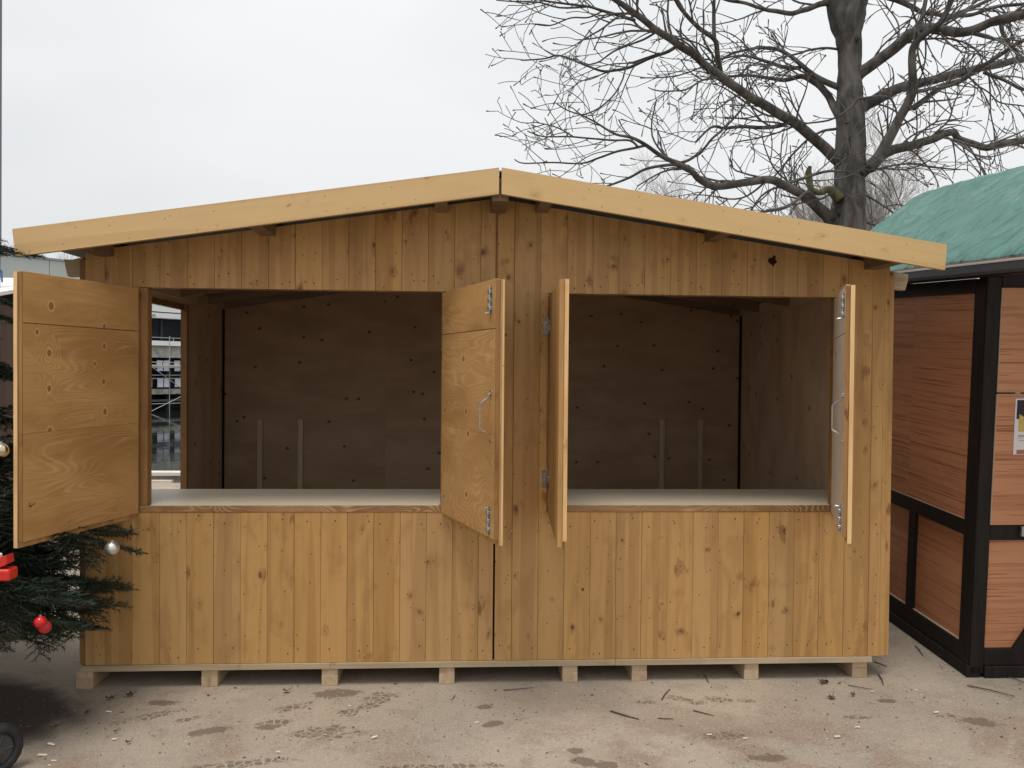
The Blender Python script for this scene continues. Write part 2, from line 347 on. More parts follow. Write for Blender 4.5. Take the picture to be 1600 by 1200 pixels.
# water basin behind, far bank
def water_mat():
    n = NT('pond_water'); v = n.n('TexCoord').outputs['Object']
    h = n.noise(n.vmath('MULTIPLY', v, (1, .5, 1)), 2.2, 3, .5)
    n.bump(h, .07, .05); n.b.inputs['IOR'].default_value = 1.33
    return n.fin((.012, .017, .014), .045, .6)
M['water'] = water_mat()
structure(MB().add([(-400, 7.6, -.93), (400, 7.6, -.93), (400, 500, -.93), (-400, 500, -.93)], [(0, 1, 2, 3)]).build('water', M['water']))
M['conc'] = plain('weathered_concrete', (.40, .385, .34), .85, .2, var=.3, scale=3, bump=.3)
M['conc_pale'] = plain('pale_concrete', (.66, .62, .56), .8, .2, var=.08, scale=4)
q = MB(); q.box((-60, 7.44, -1.4), (60, 7.6, -.02)); structure(q.build('quay_wall', M['conc']))
kb = thing('quay_kerb', 'low pale concrete coping along the water edge, seen through the side door', 'kerb', (-2, 7.5, 0))
for i in range(9):
    x0 = -8+i*1.5; MB().box((x0+2, -.03, .085), (x0+3.49, .16, .135), c=.006).build('coping_slab', M['conc_pale'], kb)
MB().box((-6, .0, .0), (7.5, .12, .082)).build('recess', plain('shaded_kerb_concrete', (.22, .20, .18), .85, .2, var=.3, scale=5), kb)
MB().box((-6, -.10, .0), (-.12, .0, .03)).build('rail', M['conc_pale'], kb)

# ---------------------------------------------------------------- building beyond the water
BA = R(38.4); be = Vector((math.sin(BA), math.cos(BA), 0)); bn = Vector((-math.cos(BA), math.sin(BA), 0))
BO = Vector((-15.487, 45.952, 0))
far = thing('lakeside_building', 'long pale three-storey building with dark window bands standing across the water', 'building', BO, rot=(0, 0, math.pi/2-BA))
# local x runs along the facade, local y back into the building
M['clad'] = plain('pale_cladding', (.50, .53, .50), .6, .3, var=.04, scale=.5)
M['white'] = plain('white_render', (.82, .82, .80), .6, .3, var=.03, scale=1)
M['darkglass'] = plain('dark_glass', (.010, .011, .014), .25, .12, var=.5, scale=1)
M['darkwall'] = plain('dark_facade', (.022, .021, .022), .7, .3, var=.4, scale=1.5)
M['mullion'] = plain('dark_mullion', (.05, .05, .055), .5, .3)
M['shade'] = plain('pale_sunshade', (.60, .62, .72), .5, .4)
M['pole'] = plain('galvanised_tube', (.42, .43, .43), .45, .4, metal=.5)
S0, S1 = -24., 34.
def fb(name, a, b, mat, parent=far): return MB().box(a, b).build(name, mat, parent)
k = 0; s = S0
while s < S1:
    fb('cladding_panel', (s+.015, .35, 4.98), (s+2.885, .6, 7.15), M['clad']); s += 2.9
fb('cladding_core', (S0, .62, -.9), (S1, 12, 7.05), M['darkwall'])
fb('roof', (S0-.1, .3, 7.152), (S1+.1, 12.2, 7.26), plain('roof_edge_metal', (.30, .31, .31), .6, .3))
fb('cornice', (S0, -.25, 4.80), (S1, .6, 4.95), M['white']); fb('dark_seam', (S0, .1, 4.73), (S1, .6, 4.797), M['mullion'])
fb('sign_band', (S0, -.3, 4.44), (S1, .6, 4.727), M['white'])
s = S0
while s < S1:
    f = fb('window', (s+.04, .40, 3.20), (s+1.36, .5, 4.43), M['darkglass']); fb('mullion', (s-.04, .3, 3.20), (s+.04, .5, 4.43), M['mullion'])
    s += 1.4
fb('handrail', (S0, -.58, 3.27), (S1, -.54, 3.31), M['pole'])
s = S0
while s < S1: fb('baluster', (s-.02, -.58, 3.1), (s+.02, -.54, 3.27), M['pole']); s += 2.4
fb('balcony_slab', (S0, -.62, 2.83), (S1, .6, 3.10), M['white'])
s = S0
while s < S1: fb('concrete_panel', (s+.01, -.35, 2.14), (s+2.39, .3, 2.827), M['conc']); s += 2.4
s = -2.9*3
while s < 12:                       # tilted pale sun panels in the dark loggia, two rows
    for dx in (0, .42) if True else ():
        for (z0, z1, y0, y1) in ((1.72, 1.98, -.2, -.1), (1.36, 1.64, -.25, -.15), (.42, .90, -.3, -.15)):
            m_ = MB(); sl = .12
            m_.add([(s+dx+sl, y1, z1), (s+dx+.36+sl, y1, z1), (s+dx+.38, y0, z0), (s+dx+.02, y0, z0), (s+dx+sl, y1+.02, z1), (s+dx+.36+sl, y1+.02, z1), (s+dx+.38, y0+.02, z0), (s+dx+.02, y0+.02, z0)], [(0, 3, 2, 1), (4, 5, 6, 7), (0, 1, 5, 4), (1, 2, 6, 5), (2, 3, 7, 6), (3, 0, 4, 7)])
            m_.build('sun_panel', M['shade'], far)
    s += 1.12
fb('loggia_rail', (S0, -.45, 1.64), (S1, -.40, 1.72), M['conc_pale'])
fb('loggia_rail', (S0, -.45, 1.10), (S1, -.42, 1.14), M['pole'])
fb('lower_ledge', (S0, -.6, .02), (S1, .62, .30), M['conc']); fb('lower_ledge', (S0, -.2, -.42), (S1, .6, -.30), plain('damp_concrete', (.16, .165, .15), .8, .2, var=.3, scale=2))
s = S0
while s < S1: fb('pier', (s-.15, -.1, -1.3), (s+.15, .61, 2.1), M['darkwall']); s += 4.8
# lettering at the end of a word on the sign band
cu = bpy.data.curves.new('lettering', 'FONT'); cu.body = 'nt'; cu.size = .27; cu.extrude = .004
tmp = bpy.data.objects.new('tmp', cu); COL.objects.link(tmp); dg = bpy.context.evaluated_depsgraph_get()
me = bpy.data.meshes.new_from_object(tmp.evaluated_get(dg)); bpy.data.objects.remove(tmp)
me.materials.clear(); me.materials.append(M['mullion']); lt = inst(me, 'lettering', far, Matrix.Translation((-1.20, -.33, 4.49)) @ Matrix.Rotation(R(90), 4, 'X'))

# scaffold in front of it
scf = thing('scaffold', 'grey tube scaffold tower standing in the water before the long building', 'scaffold', BO, rot=(0, 0, math.pi/2-BA))
def tb(name, a, b, r, par, mat): return MB().tube([a, b], r, 6).build(name, mat, par)
for sx in (-3.2, -1.9, -.55, -.15+.0): pass
for sx, yy in ((-.72, -1.3), (-.27, -2.2), (-3.2, -1.3), (-2.75, -2.2)):
    tb('upright', (sx, yy, -1.4), (sx, yy, 3.35), .028, scf, M['pole'])
for z in (-.45, .95, 1.85):
    tb('ledger', (-3.3, -2.2, z), (5, -2.2, z), .022, scf, M['pole'])
for a, b in (((-2.75, -2.2, 1.85), (-.27, -2.2, .2)), ((-2.75, -2.2, -1.0), (-.27, -2.2, .05))):
    tb('brace', a, b, .024, scf, M['pole'])
fb('deck_board', (-3.3, -2.2, 1.55), (5, -1.3, 1.62), M['conc'], scf)

# ---------------------------------------------------------------- the market hut
hut = thing('market_hut', 'empty stained spruce market hut with four open shutters and a low gable roof', 'market hut', (0, 0, 0))
ZB, ZS, ZT = .117, .860, 1.955
def roofz(x): return 2.486-.149*abs(x-1.988)           # top of the roof deck
def wallz(x): return roofz(x)-.067
seamsL = [0, .094]+[.094+.1295*k for k in range(1, 15)]+[1.981]
seamsR = [1.990, 2.075]+[2.075+.131*k for k in range(1, 15)]+[3.970]
def plank(x0, x1, z0, z1=None, name='plank', jit=True, y0=0.):
    """upright cladding board with eased edges; z1 None means cut to the roof slope"""
    a, b = x0+rnd.uniform(.0002, .0008), x1-rnd.uniform(.0002, .0008); j = rnd.uniform(-.0009, .0009) if jit else 0; c = .0013
    za = wallz(a) if z1 is None else z1; zb = wallz(b) if z1 is None else z1
    y0 = y0+j
    if z1 is None and a < 1.988 < b: pass
    vs = []
    for (zz0, zz1, t) in ((z0, None, 0),):
        pass
    m_ = MB()
    prof = [(a, y0+c), (a+c, y0), (b-c, y0), (b, y0+c), (b, y0+.02), (a, y0+.02)]
    n = len(prof); zf = lambda x: za+(zb-za)*(x-a)/(b-a)
    vs = [(x, y, z0) for x, y in prof]+[(x, y, zf(x)) for x, y in prof]
    fs = [tuple(range(n-1, -1, -1)), tuple(range(n, 2*n))]+[(i, (i+1) % n, (i+1) % n+n, i+n) for i in range(n)]
    m_.add(vs, fs)
    return m_.build(name, M['plank'], hut, loc=((a+b)/2, 0, z0))
def clad(seams):
    for a, b in zip(seams[:-1], seams[1:]):
        cuts = []
        for (o0, o1) in ((.255, 1.735), (2.247, 3.747)):
            if b > o0 and a < o1: cuts.append((o0, o1))
        if not cuts: plank(a, b, ZB, None); continue
        o0, o1 = cuts[0]
        plank(a, b, ZB, ZS); plank(a, b, ZT, None)
        if a < o0-.004: plank(a, o0, ZS+.0008, ZT-.0008)
        if b > o1+.004: plank(o1, b, ZS+.0008, ZT-.0008)
clad(seamsL); clad(seamsR)
plank(3.971, 3.999, ZB, None, 'corner_board', y0=.004)
MB().box((-.030, .012, ZB+.0), (-.001, .045, 2.085)).build('corner_board', M['frame'], hut, loc=(0, .02, ZB))
MB().box((4.001, .012, ZB), (4.026, .045, 2.085)).build('corner_board', M['plank'], hut, loc=(4.01, .02, ZB))
MB().box((1.9805, .004, 1.02), (1.9905, .018, 2.39)).build('cover_strip', M['frame'], hut, loc=(1.985, 0, 1.02))
# nail holes: tiny dark heads, low and high rows
nh = MB()
def nail(x, z, r=.0034):
    pts = [(x+r*math.cos(t), -.0016, z+r*1.25*math.sin(t)) for t in [k*math.pi/3 for k in range(6)]]; n0 = len(nh.v)
    nh.v.extend(pts); nh.f.append(tuple(n0+k for k in (5, 4, 3, 2, 1, 0))); nh.m.append(0)
for sm in (seamsL, seamsR):
    for a, b in zip(sm[:-1], sm[1:]):
        for z in (.165, .80, 1.985, 2.0):
            if z > .9 and not (.3 < a < 1.7 or 2.3 < a < 3.7): continue
            if rnd.random() < .72: nail(rnd.uniform(a+.02, b-.02), z+rnd.uniform(-.02, .03))
        if rnd.random() < .4: nail(rnd.uniform(a+.02, b-.02), rnd.uniform(.3, .78), .0026)
stuff(nh.build('nail', M['nail'], hut))
for px, py in ((232, 826), (699, 825), (799, 829), (843, 825), (1290, 829), (1062, 848)):
    P = CAM + ray(px, py)*(-CAM.y/ray(px, py).y)
    MB().tube([(P.x, -.006, P.z), (P.x, .004, P.z)], [.0045, .006], 8).build('bolt', M['zinc'], hut)
# dark backing sheet added behind the boards to stop light leaks
ln = MB()
for a, b in (((.0, .0235, ZB), (3.999, .026, ZS-.002)), ((0, .0235, ZS-.001), (.255, .026, ZT)), ((1.736, .0235, ZS-.001), (2.246, .026, ZT)), ((3.748, .0235, ZS-.001), (3.999, .026, ZT))): ln.box(a, b)
ln.prism([(0, ZT+.001), (3.999, ZT+.001), (3.999, wallz(4)), (1.988, wallz(1.988)), (0, wallz(0))][::-1], .0235, .026)
ln.build('leak_backing', M['black_gap'], hut)
li = MB()
for a, b in (((.06, .066, ZB), (3.94, .08, ZS-.035)), ((.06, .066, ZS-.03), (.255, .08, ZT)), ((1.76, .066, ZS), (2.22, .08, ZT)), ((3.748, .066, ZS), (3.94, .08, ZT)), ((.06, .066, ZT), (3.94, .08, 2.09))): li.box(a, b)
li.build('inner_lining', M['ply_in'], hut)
# hatch frames
def jamb(x0, x1): MB().box((x0, .004, ZS+.034), (x1, .062, ZT-.002), c=.0015).build('jamb', M['frame'], hut, loc=(x0, 0, ZS))
jamb(.2565, .293); jamb(1.716, 1.7335); jamb(2.2485, 2.262); jamb(3.716, 3.7455)
for x0, x1 in ((.2565, 1.7335), (2.2485, 3.7455)):
    MB().box((x0, -.003, ZS+.001), (x1, .012, ZS+.033), c=.002).build('sill', M['frame_h'], hut, loc=(x0, 0, ZS))
    MB().box((x0, .03, ZT-.001), (x1, .062, ZT+.03)).build('head_rail', M['frame_h'], hut, loc=(x0, 0, ZT))
# counter
ct = MB(); ct.prism([(.09, .012), (3.91, .012), (3.925, .03), (3.938, .06), (3.938, .80), (.062, .80), (.062, .06), (.075, .03)][::-1] if False else [(.31, .02), (3.70, .02), (3.715, .065), (3.938, .068), (3.938, .80), (.062, .80), (.062, .068), (.295, .065)], ZS+.035, ZS+.054, ax='z')
# the counter stops against the middle pillar lining, so cut it as two boards
ct = MB(); ct.prism([(.31, .0128), (1.70, .0128), (1.708, .02), (1.708, .0641), (1.985, .0641), (1.985, .58), (.062, .58), (.062, .0641), (.297, .0641), (.297, .025)], ZS+.014, ZS+.0325, ax='z'); ct.build('counter_board', M['counter'], hut)
ct = MB(); ct.prism([(2.275, .0128), (3.70, .0128), (3.712, .022), (3.712, .0641), (3.938, .0641), (3.938, .58), (1.988, .58), (1.988, .0641), (2.265, .0641), (2.265, .022)], ZS+.014, ZS+.0325, ax='z'); ct.build('counter_board', M['counter'], hut)
for x in (.10, 1.3, 2.7, 3.86): MB().box((x, .50, ZB+.001), (x+.045, .545, ZS+.013)).build('counter_leg', M['raw_v'], hut, loc=(x, .7, ZB))
# floor sheet and foot beams
for a, b in ((-.02, 1.18), (1.181, 2.60), (2.601, 3.93)):
    dz = rnd.uniform(-.0015, .0015); MB().box((a, -.008+dz, ZB-.031), (b, 2.12, ZB-.002), c=.0015).build('floor_sheet', M['raw_h'], hut, loc=(a, 0, ZB))
for x0, x1, yo in ((-.043, .038, .0), (.553, .632, .004), (1.137, 1.216, .0), (1.716, 1.793, .002), (2.334, 2.411, .0), (2.688, 2.766, .006), (3.267, 3.342, .004), (3.837, 3.916, .012)):
    f0 = MB().box((x0, yo, .0), (x1, 2.1, .052), c=.002).build('foot_beam', M['raw'], hut, loc=(x0, 0, 0))
    MB().box((x0+.001, yo+.001, .0523), (x1-.001, 2.1, ZB-.032), c=.0015).build('packer', M['raw'], f0, loc=None)
# fix child transform: packer verts are in hut space
for o in list(bpy.data.objects):
    if o.name.startswith('packer'): o.matrix_parent_inverse = Matrix.Translation(-o.parent.location)
# interior shell
YB = 2.10
for a, b in ((.06, 1.25), (1.2505, 2.45), (2.4505, 3.94)):
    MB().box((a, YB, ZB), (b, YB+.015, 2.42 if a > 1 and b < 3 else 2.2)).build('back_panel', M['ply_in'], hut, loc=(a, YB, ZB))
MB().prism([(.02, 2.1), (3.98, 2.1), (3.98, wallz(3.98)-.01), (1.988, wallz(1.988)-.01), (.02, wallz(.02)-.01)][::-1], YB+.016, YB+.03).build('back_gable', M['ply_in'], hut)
for x, z1 in ((.317, 1.191), (.610, 1.193), (3.315, 1.207), (3.611, 1.209)):
    MB().box((x, YB-.022, ZB), (x+.038, YB-.0005, z1), c=.001).build('batten', M['raw_v'], hut, loc=(x, YB, ZB))
# side walls: left has a door opening y .45-1.245
def sidewall(x0, x1, parts, mat):
    for y0, y1, z0, z1 in parts: MB().box((x0, y0+.0005, z0), (x1, y1-.0005, z1)).build('side_panel', mat, hut, loc=(x0, y0, z0))
ZE = 2.10
sidewall(.046, .06, [(.066, .45, ZB, ZE), (1.335, 1.72, ZB, 1.97), (1.721, YB-.004, ZB, 1.97), (.45, YB-.004, 1.971, ZE)], M['ply_in_v'])
sidewall(3.94, 3.954, [(.066, 1.10, ZB, 1.99), (1.101, 1.90, ZB, 1.99), (1.901, YB-.02, ZB, 1.99), (.066, YB-.02, 1.991, ZE)], M['ply_in_v'])
MB().box((.02, .45, 1.935), (.045, 1.298, 1.968)).build('door_head', M['frame'], hut, loc=(0, .45, 1.9))
MB().box((.022, 1.30, ZB), (.061, 1.333, 1.968)).build('door_post', M['frame'], hut, loc=(0, 1.25, ZB))

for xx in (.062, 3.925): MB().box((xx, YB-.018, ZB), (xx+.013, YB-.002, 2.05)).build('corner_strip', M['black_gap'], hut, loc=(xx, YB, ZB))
# outer boards of the side walls
for X0, X1 in ((-.02, -.0005), (4.0005, 4.02)):
    y = .046; k = 0
    while y < 2.14:
        if X0 < 0 and y > .40 and y < 1.40: z0 = 1.97
        else: z0 = ZB
        MB().box((X0, y+.001, z0), (X1, min(y+.129, 2.15)-.001, 2.11), c=.0015).build('side_plank', M['plank'], hut, loc=(X0, y, z0)); y += .13
MB().box((-.015, .046, ZB), (.044, .40, 2.09)).build('side_core', M['black_gap'], hut); MB().box((-.0, 1.42, ZB), (.044, 2.1, 2.09)).build('side_core', M['black_gap'], hut); MB().box((3.956, .046, ZB), (4.0, 2.1, 2.09)).build('side_core', M['black_gap'], hut)
for i in range(31):
    x = .0+i*.13; MB().box((x, YB+.032, ZB), (x+.128, YB+.05, wallz(x+.065)-.02)).build('rear_plank', M['plank'], hut, loc=(x, YB, ZB))
# roof: deck boards, purlins, fascias
YF, YR = -.308, 2.32
for sgn in (-1, 1):
    xe = -.172 if sgn < 0 else 4.094; xr = 1.988
    nb = 11; m_ = MB()
    for i in range(17):
        y0 = YF+.0+i*(YR-YF)/17; y1 = YF+(i+1)*(YR-YF)/17-.002
        poly = [(xe, roofz(xe)-.028), (xr-.003*(-sgn)*-1 if False else xr+.004*sgn, roofz(xr)-.028), (xr+.004*sgn, roofz(xr)-.008), (xe, roofz(xe)-.008)]
        if sgn > 0: poly = poly[::-1]
        MB().prism(poly, y0, y1).build('roof_board', M['felt'] , hut, loc=(xr, y0, 2.4))
    poly = [(xe-.01*(-sgn)*-1, roofz(xe)-.0075), (xr, roofz(xr)-.0075), (xr, roofz(xr)-.0015), (xe, roofz(xe)-.0015)]
    MB().prism(poly if sgn < 0 else poly[::-1], YF+.002, YR).build('roofing_felt', M['felt'], hut)
# fascia boards
def fascia(x0, x1, dz0, dz1, y0=-.335):
    def z(x): return roofz(x)+.006
    m_ = MB(); h = .120
    sl = .149
    c = .0025; P = [(x0+dz0, z(x0)-h), (x1, z(x1)-h), (x1+dz1, z(x1)), (x0, z(x0))]
    m_.prism(P, y0, y0+.026)
    return m_.build('fascia_board', M['fascia'], hut, loc=(x0, y0, z(x0)-.06))
fl = fascia(-.165, 1.9800, .014, 0); fr = fascia(1.9918, 4.087, 0, .008)
for o, s_ in ((fl, 1), (fr, -1)):
    ang = math.atan(.149)*s_; o.data.transform(Matrix.Rotation(ang, 4, 'Y')); o.rotation_euler = (0, -ang, 0)
fascia(-.193, 1.9815, 0, 0, YR); fascia(1.9935, 4.123, 0, 0, YR)
for x, wd, hh in ((.10, .07, .07), (.87, .07, .072), (1.715, .06, .068), (2.205, .06, .068), (3.062, .06, .07), (3.895, .07, .07)):
    zt = min(roofz(x-wd/2), roofz(x+wd/2))-.030
    MB().box((x-wd/2, YF+.004, zt-hh), (x+wd/2, YR-.01, zt), c=.002).build('purlin', M['ceil'], hut, loc=(x, YF, zt))
MB().box((1.950, YF+.004, 2.345), (2.026, YR-.01, 2.449), c=.002).build('ridge_beam', M['ceil'], hut, loc=(1.988, YF, 2.4))
for sgn in (-1, 1):                 # eaves arms that stick out past the side walls
    xa, xb = (-.108, -.021) if sgn < 0 else (4.021, 4.108)
    za = lambda x: roofz(x)-.085
    if sgn < 0: poly = [(xa+.012, 2.005), (xb, 2.010), (xb, 2.10), (-.075, 2.086), (xa-.004, 2.088), (xa, 2.06)]
    else: poly = [(xa, 2.005), (xb-.014, 1.998), (xb, 2.05), (xb, 2.080), (xa, 2.095)]
    for yy in (.03, 2.0): MB().prism(poly, yy, yy+.045).build('eaves_arm', M['raw_h'], hut, loc=(xa, yy, 2.05))
# ceiling battens seen inside
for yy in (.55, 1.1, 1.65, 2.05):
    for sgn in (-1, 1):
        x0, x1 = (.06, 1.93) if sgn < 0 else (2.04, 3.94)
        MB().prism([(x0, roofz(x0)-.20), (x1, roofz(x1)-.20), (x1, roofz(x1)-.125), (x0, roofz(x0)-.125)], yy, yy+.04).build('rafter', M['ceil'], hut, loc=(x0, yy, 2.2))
MB().box((.061, .45, 1.995), (.085, 2.08, 2.055)).build('wall_plate', M['raw_v'], hut, loc=(.06, .45, 2)); MB().box((3.915, .09, 1.995), (3.939, 2.08, 2.055)).build('wall_plate', M['raw_v'], hut, loc=(3.93, .1, 2))
# the knot hole in the gable on the right
kh = MB(); P = CAM+ray(1207, 408)*(-CAM.y/ray(1207, 408).y); pts = []
for k in range(14):
    t = 2*math.pi*k/14; r_ = .019*(1+.35*rnd.uniform(-1, 1)); pts.append((P.x+r_*math.cos(t), -.0022, P.z+r_*1.25*math.sin(t)))
kh.add(pts, [tuple(range(13, -1, -1))]); kh.build('knot_hole', plain('charred_knot', (.025, .014, .008), .9, .1), hut)

# ---- shutters
KA = [(.083, .13, .014)]
def shutter(hx, ang, side, w_, label, plykey, knots, bolts, seams=(1.297, 1.74), handle=True, edges_='board'):
    """side -1: hinged on its left edge (local x 0..w), +1: hinged on its right edge (local x -w..0); closed angle is 0"""
    root = bpy.data.objects.new('shutter', None); COL.objects.link(root); root.parent = hut; root.location = (hx, -.004, 0)
    root.rotation_euler = (0, 0, -R(ang) if side < 0 else R(ang)); root['label'] = label
    X = (lambda a, b: (a, b)) if side < 0 else (lambda a, b: (-b, -a))
    z0, z1 = .838, 1.944; n_ = 5; bw = w_/n_ if False else .1295
    edges = [0]+[.09+.1295*i for i in range(10) if .09+.1295*i < w_-.03]+[w_]
    for i, (a, b) in enumerate(zip(edges[:-1], edges[1:])):
        xa, xb = X(a+.0008, b-.0008)
        MB().box((xa, .0, z0), (xb, .0195, z1), c=.002).build('board', M['plank'] if i < len(edges)-2 else M['plank'], root, loc=(xa, 0, z0))
    xa, xb = X(w_-.003, w_+.0006); 
    # plywood face in three sheets
    zs = [.864]+list(seams)+[1.946]; cs = [0, .0035, .003]
    for i in range(3):
        xa, xb = X(.004+(.012 if side < 0 else .006), w_-.006)
        if i == 0: za, zb = zs[0], zs[1]-.0004
        elif i == 1: za, zb = zs[1]+.0004, zs[2]-.0015
        else: za, zb = zs[2]+.0015, zs[3]
        mat = M[plykey]
        if knots and i in knots:
            mat = plywood('shutter_plywood', knots=knots[i], lines=11. if i == 1 else 6., contrast=.62 if i == 1 else .35, **PLY)
        MB().box((xa, .0203, za), (xb, .0385, zb), c=.0008).build('plywood_sheet', mat, root, loc=(xa, 0, za))
    # pale raw edges of the sheets and boards at the free end
    xa, xb = X(w_-.0055, w_-.001); MB().box((xa, .0205, zs[0]), (xb, .0383, z1-.001)).build('raw_edge', M['edge'] if edges_ == 'ply' else M['frame'], root, loc=(xa, 0, z0))
    xa, xb = X(w_+.0004, w_+.003); ys = (.0015, .0185) if edges_ == 'board' else (.0015, .0105)
    if edges_ != 'ply': MB().box((xa, ys[0], z0+.002), (xb, ys[1], z1-.001)).build('raw_edge', M['edge'], root, loc=(xa, 0, z0))
    if edges_ != 'board': MB().box((xa, ys[1]+.0006 if edges_ != 'ply' else .0015, z0+.002), (xb, .0185, z1-.001)).build('raw_edge', M['plank'], root, loc=(xa, 0, z0))
    xd, xe_ = X(w_-.0008, w_+.0008); MB().box((xd, .0190, z0+.002), (xe_, .0212, z1-.003)).build('joint_shadow_gap', M['frame'], root, loc=(xd, 0, z0)).name = 'joint_shadow_strip'  # dark strip standing in for the shadow in the joint
    if bolts:
        bx = w_-.055; bx = bx if side < 0 else -bx
        for zc, d in ((1.86, 1), (.935, -1)):
            m_ = MB(); m_.box((bx-.013, .0385, zc-.052), (bx+.013, .0405, zc+.052), c=.0006); m_.tube([(bx, .047, zc-.056), (bx, .047, zc+.062)], .0045, 8); 
            for q_ in (-.035, .0, .035): m_.box((bx-.010, .0405, zc+q_-.008), (bx+.010, .053, zc+q_+.008), c=.002)
            m_.tube([(bx, .047, zc-.054*d), (bx, .066, zc-.056*d), (bx-(.016 if side > 0 else -.016), .070, zc-.056*d)], .004, 6)
            m_.build('slide_bolt', M['zinc'], root, loc=(bx, .04, zc))
    if handle:
        hx_ = w_-.050; hx_ = hx_ if side < 0 else -hx_
        m_ = MB(); zc = 1.39; r_ = .0036; s_ = 1 if side < 0 else -1
        m_.tube([(hx_, .040, zc+.082), (hx_, .046, zc+.078), (hx_-.002*s_, .052, zc+.062), (hx_-.010*s_, .074, zc+.045), (hx_-.014*s_, .082, zc+.035), (hx_-.014*s_, .082, zc-.062), (hx_-.012*s_, .080, zc-.072)], r_, 8)
        m_.tube([(hx_-.012*s_, .080, zc-.070), (hx_-.006*s_, .062, zc-.080), (hx_, .040, zc-.100)], [.003, .002, .0015], 6)
        m_.tube([(hx_, .0385, zc+.082), (hx_, .042, zc+.082)], .012, 10)
        m_.tube([(hx_, .0385, zc-.118), (hx_, .043, zc-.118)], .006, 8)
        m_.build('pull_handle', M['zinc'], root, smooth=False)
    return root
ka = {1: [(.405, .15, .0115), (.115, .147, .0145), (.265, .147, .012), (.075, .485, .016), (.215, .485, .014), (.355, .485, .013), (.41, .09+.0, .006), (.0, .66, .004)],
      2: [(.105, .20, .018), (.01, .53, .013)]}
# local sheet coords: across = height above sheet bottom, along = from sheet corner
sA = shutter(.2290, 105.4, -1, .73, 'wide-open shutter showing its plywood face, leftmost of the four', 'ply', None, False, handle=False)
for o in sA.children:
    if o.name.startswith('plywood_sheet'):
        zlo = o.location.z; L = [(-9., -9., .01)]
        for px, py, r_ in (((80, 478, .017), (163, 510, .013), (182, 496, .0)) if zlo > 1.7 else () if zlo < 1.2 else ((58, 519, .012), (77, 552, .015), (77, 607, .014), (78, 674, .016), (163, 541, .014), (148, 568, .010), (162, 596, .014), (164, 643, .015))):
            if not r_: continue
            # where this knot lies on the sheet
            H = Vector((.2290, -.004, 0)); e_ = Vector((math.cos(R(105.4)), -math.sin(R(105.4)), 0)); nn = Vector((-e_.y, e_.x, 0))
            d_ = ray(px, py); H2 = H+nn*.0385; t_ = (H2-CAM).dot(nn)/d_.dot(nn); P = CAM+d_*t_
            L.append((P.z-zlo, (P-H2).dot(e_)-o.location.x, r_))
        o.data.materials.clear(); o.data.materials.append(plywood('shutter_plywood', knots=L, lines=27. if zlo < 1.7 else 10., contrast=.6 if zlo < 1.7 else .3, **PLY))
sB = shutter(1.753, 109.2, 1, .73, 'open shutter at the right end of the left hatch, with bolts and a bent pull handle', 'ply', None, True, edges_='mixed')
sC = shutter(2.2545, 93.0, -1, .73, 'open shutter left of the right hatch, seen from its boarded back with two hinges', 'ply', None, False, handle=False, edges_='ply')
sD = shutter(3.745, 69.2, 1, .73, 'open shutter at the right end of the hut with a pale greyish inner face', 'ply_pale', None, True)
def hinge(x, z, zc):
    h = MB(); h.box((x-.030, -.0045, z-.042), (x-.003, -.001, z+.042), c=.0008); h.tube([(x-.001, -.008, z-.03), (x-.001, -.008, z+.03)], .006, 8)
    h.box((x-.024, -.0065, z-.03), (x-.010, -.0046, z+.03)); o = h.build('hinge', M['steel_dark'], hut)
    k_ = MB(); k_.tube([(x+.004, -.012, z-.012), (x+.012, -.03, z-.010), (x+.026, -.036, z+.0), (x+.028, -.036, z+.02)], .0045, 6); k_.box((x-.002, -.028, z-.02), (x+.014, -.009, z+.006), c=.002); k_.build('hinge_pin', M['zinc'], o)
hinge(2.2505, 1.790, 0); hinge(2.2505, 1.035, 0)
# grey board leaning outside the side door
gb = MB(); gb.prism([(.47, 0.0), (.95, .0), (.53, .97), (.47, 1.0)], -.10, -.085, ax='x'); tag(gb.build('leaning_board', plain('grey_board', (.30, .30, .29), .7, .3, var=.1)), 'grey board propped outside the side door behind the left end of the counter', 'board')

# ---------------------------------------------------------------- timber-framed stall on the right
st = thing('timber_framed_stall', 'closed stall with black timber frame, reddish wood-print panels and a green tarpaulin roof', 'stall', (4.448, -.009, 0))
st.rotation_mode = 'ZXY' if False else 'XYZ'
Mz = Matrix.Rotation(R(-.769), 4, 'Z') @ Matrix.Rotation(R(3.427), 4, 'X') @ Matrix.Rotation(R(-.427), 4, 'Y')
st.matrix_world = Matrix.Translation((4.448, -.009, .0)) @ Mz
def blackwood():
    n = NT('black_painted_timber'); v, r = coords(n, 'xyz')
    f = n.noise(n.vmath('MULTIPLY', v, (40, 40, 4)), 1, 4, .6); sc_ = n.noise(v, 26, 5, .75)
    col = n.mix(n.step(f, .3, .7), (.008, .006, .005), (.016, .013, .011)); col = n.mix(n.math('MULTIPLY', n.step(sc_, .70, .76), .8), col, (.30, .26, .20))
    n.bump(f, .3, .002); return n.fin(col, .6, .22)
M['black'] = blackwood()
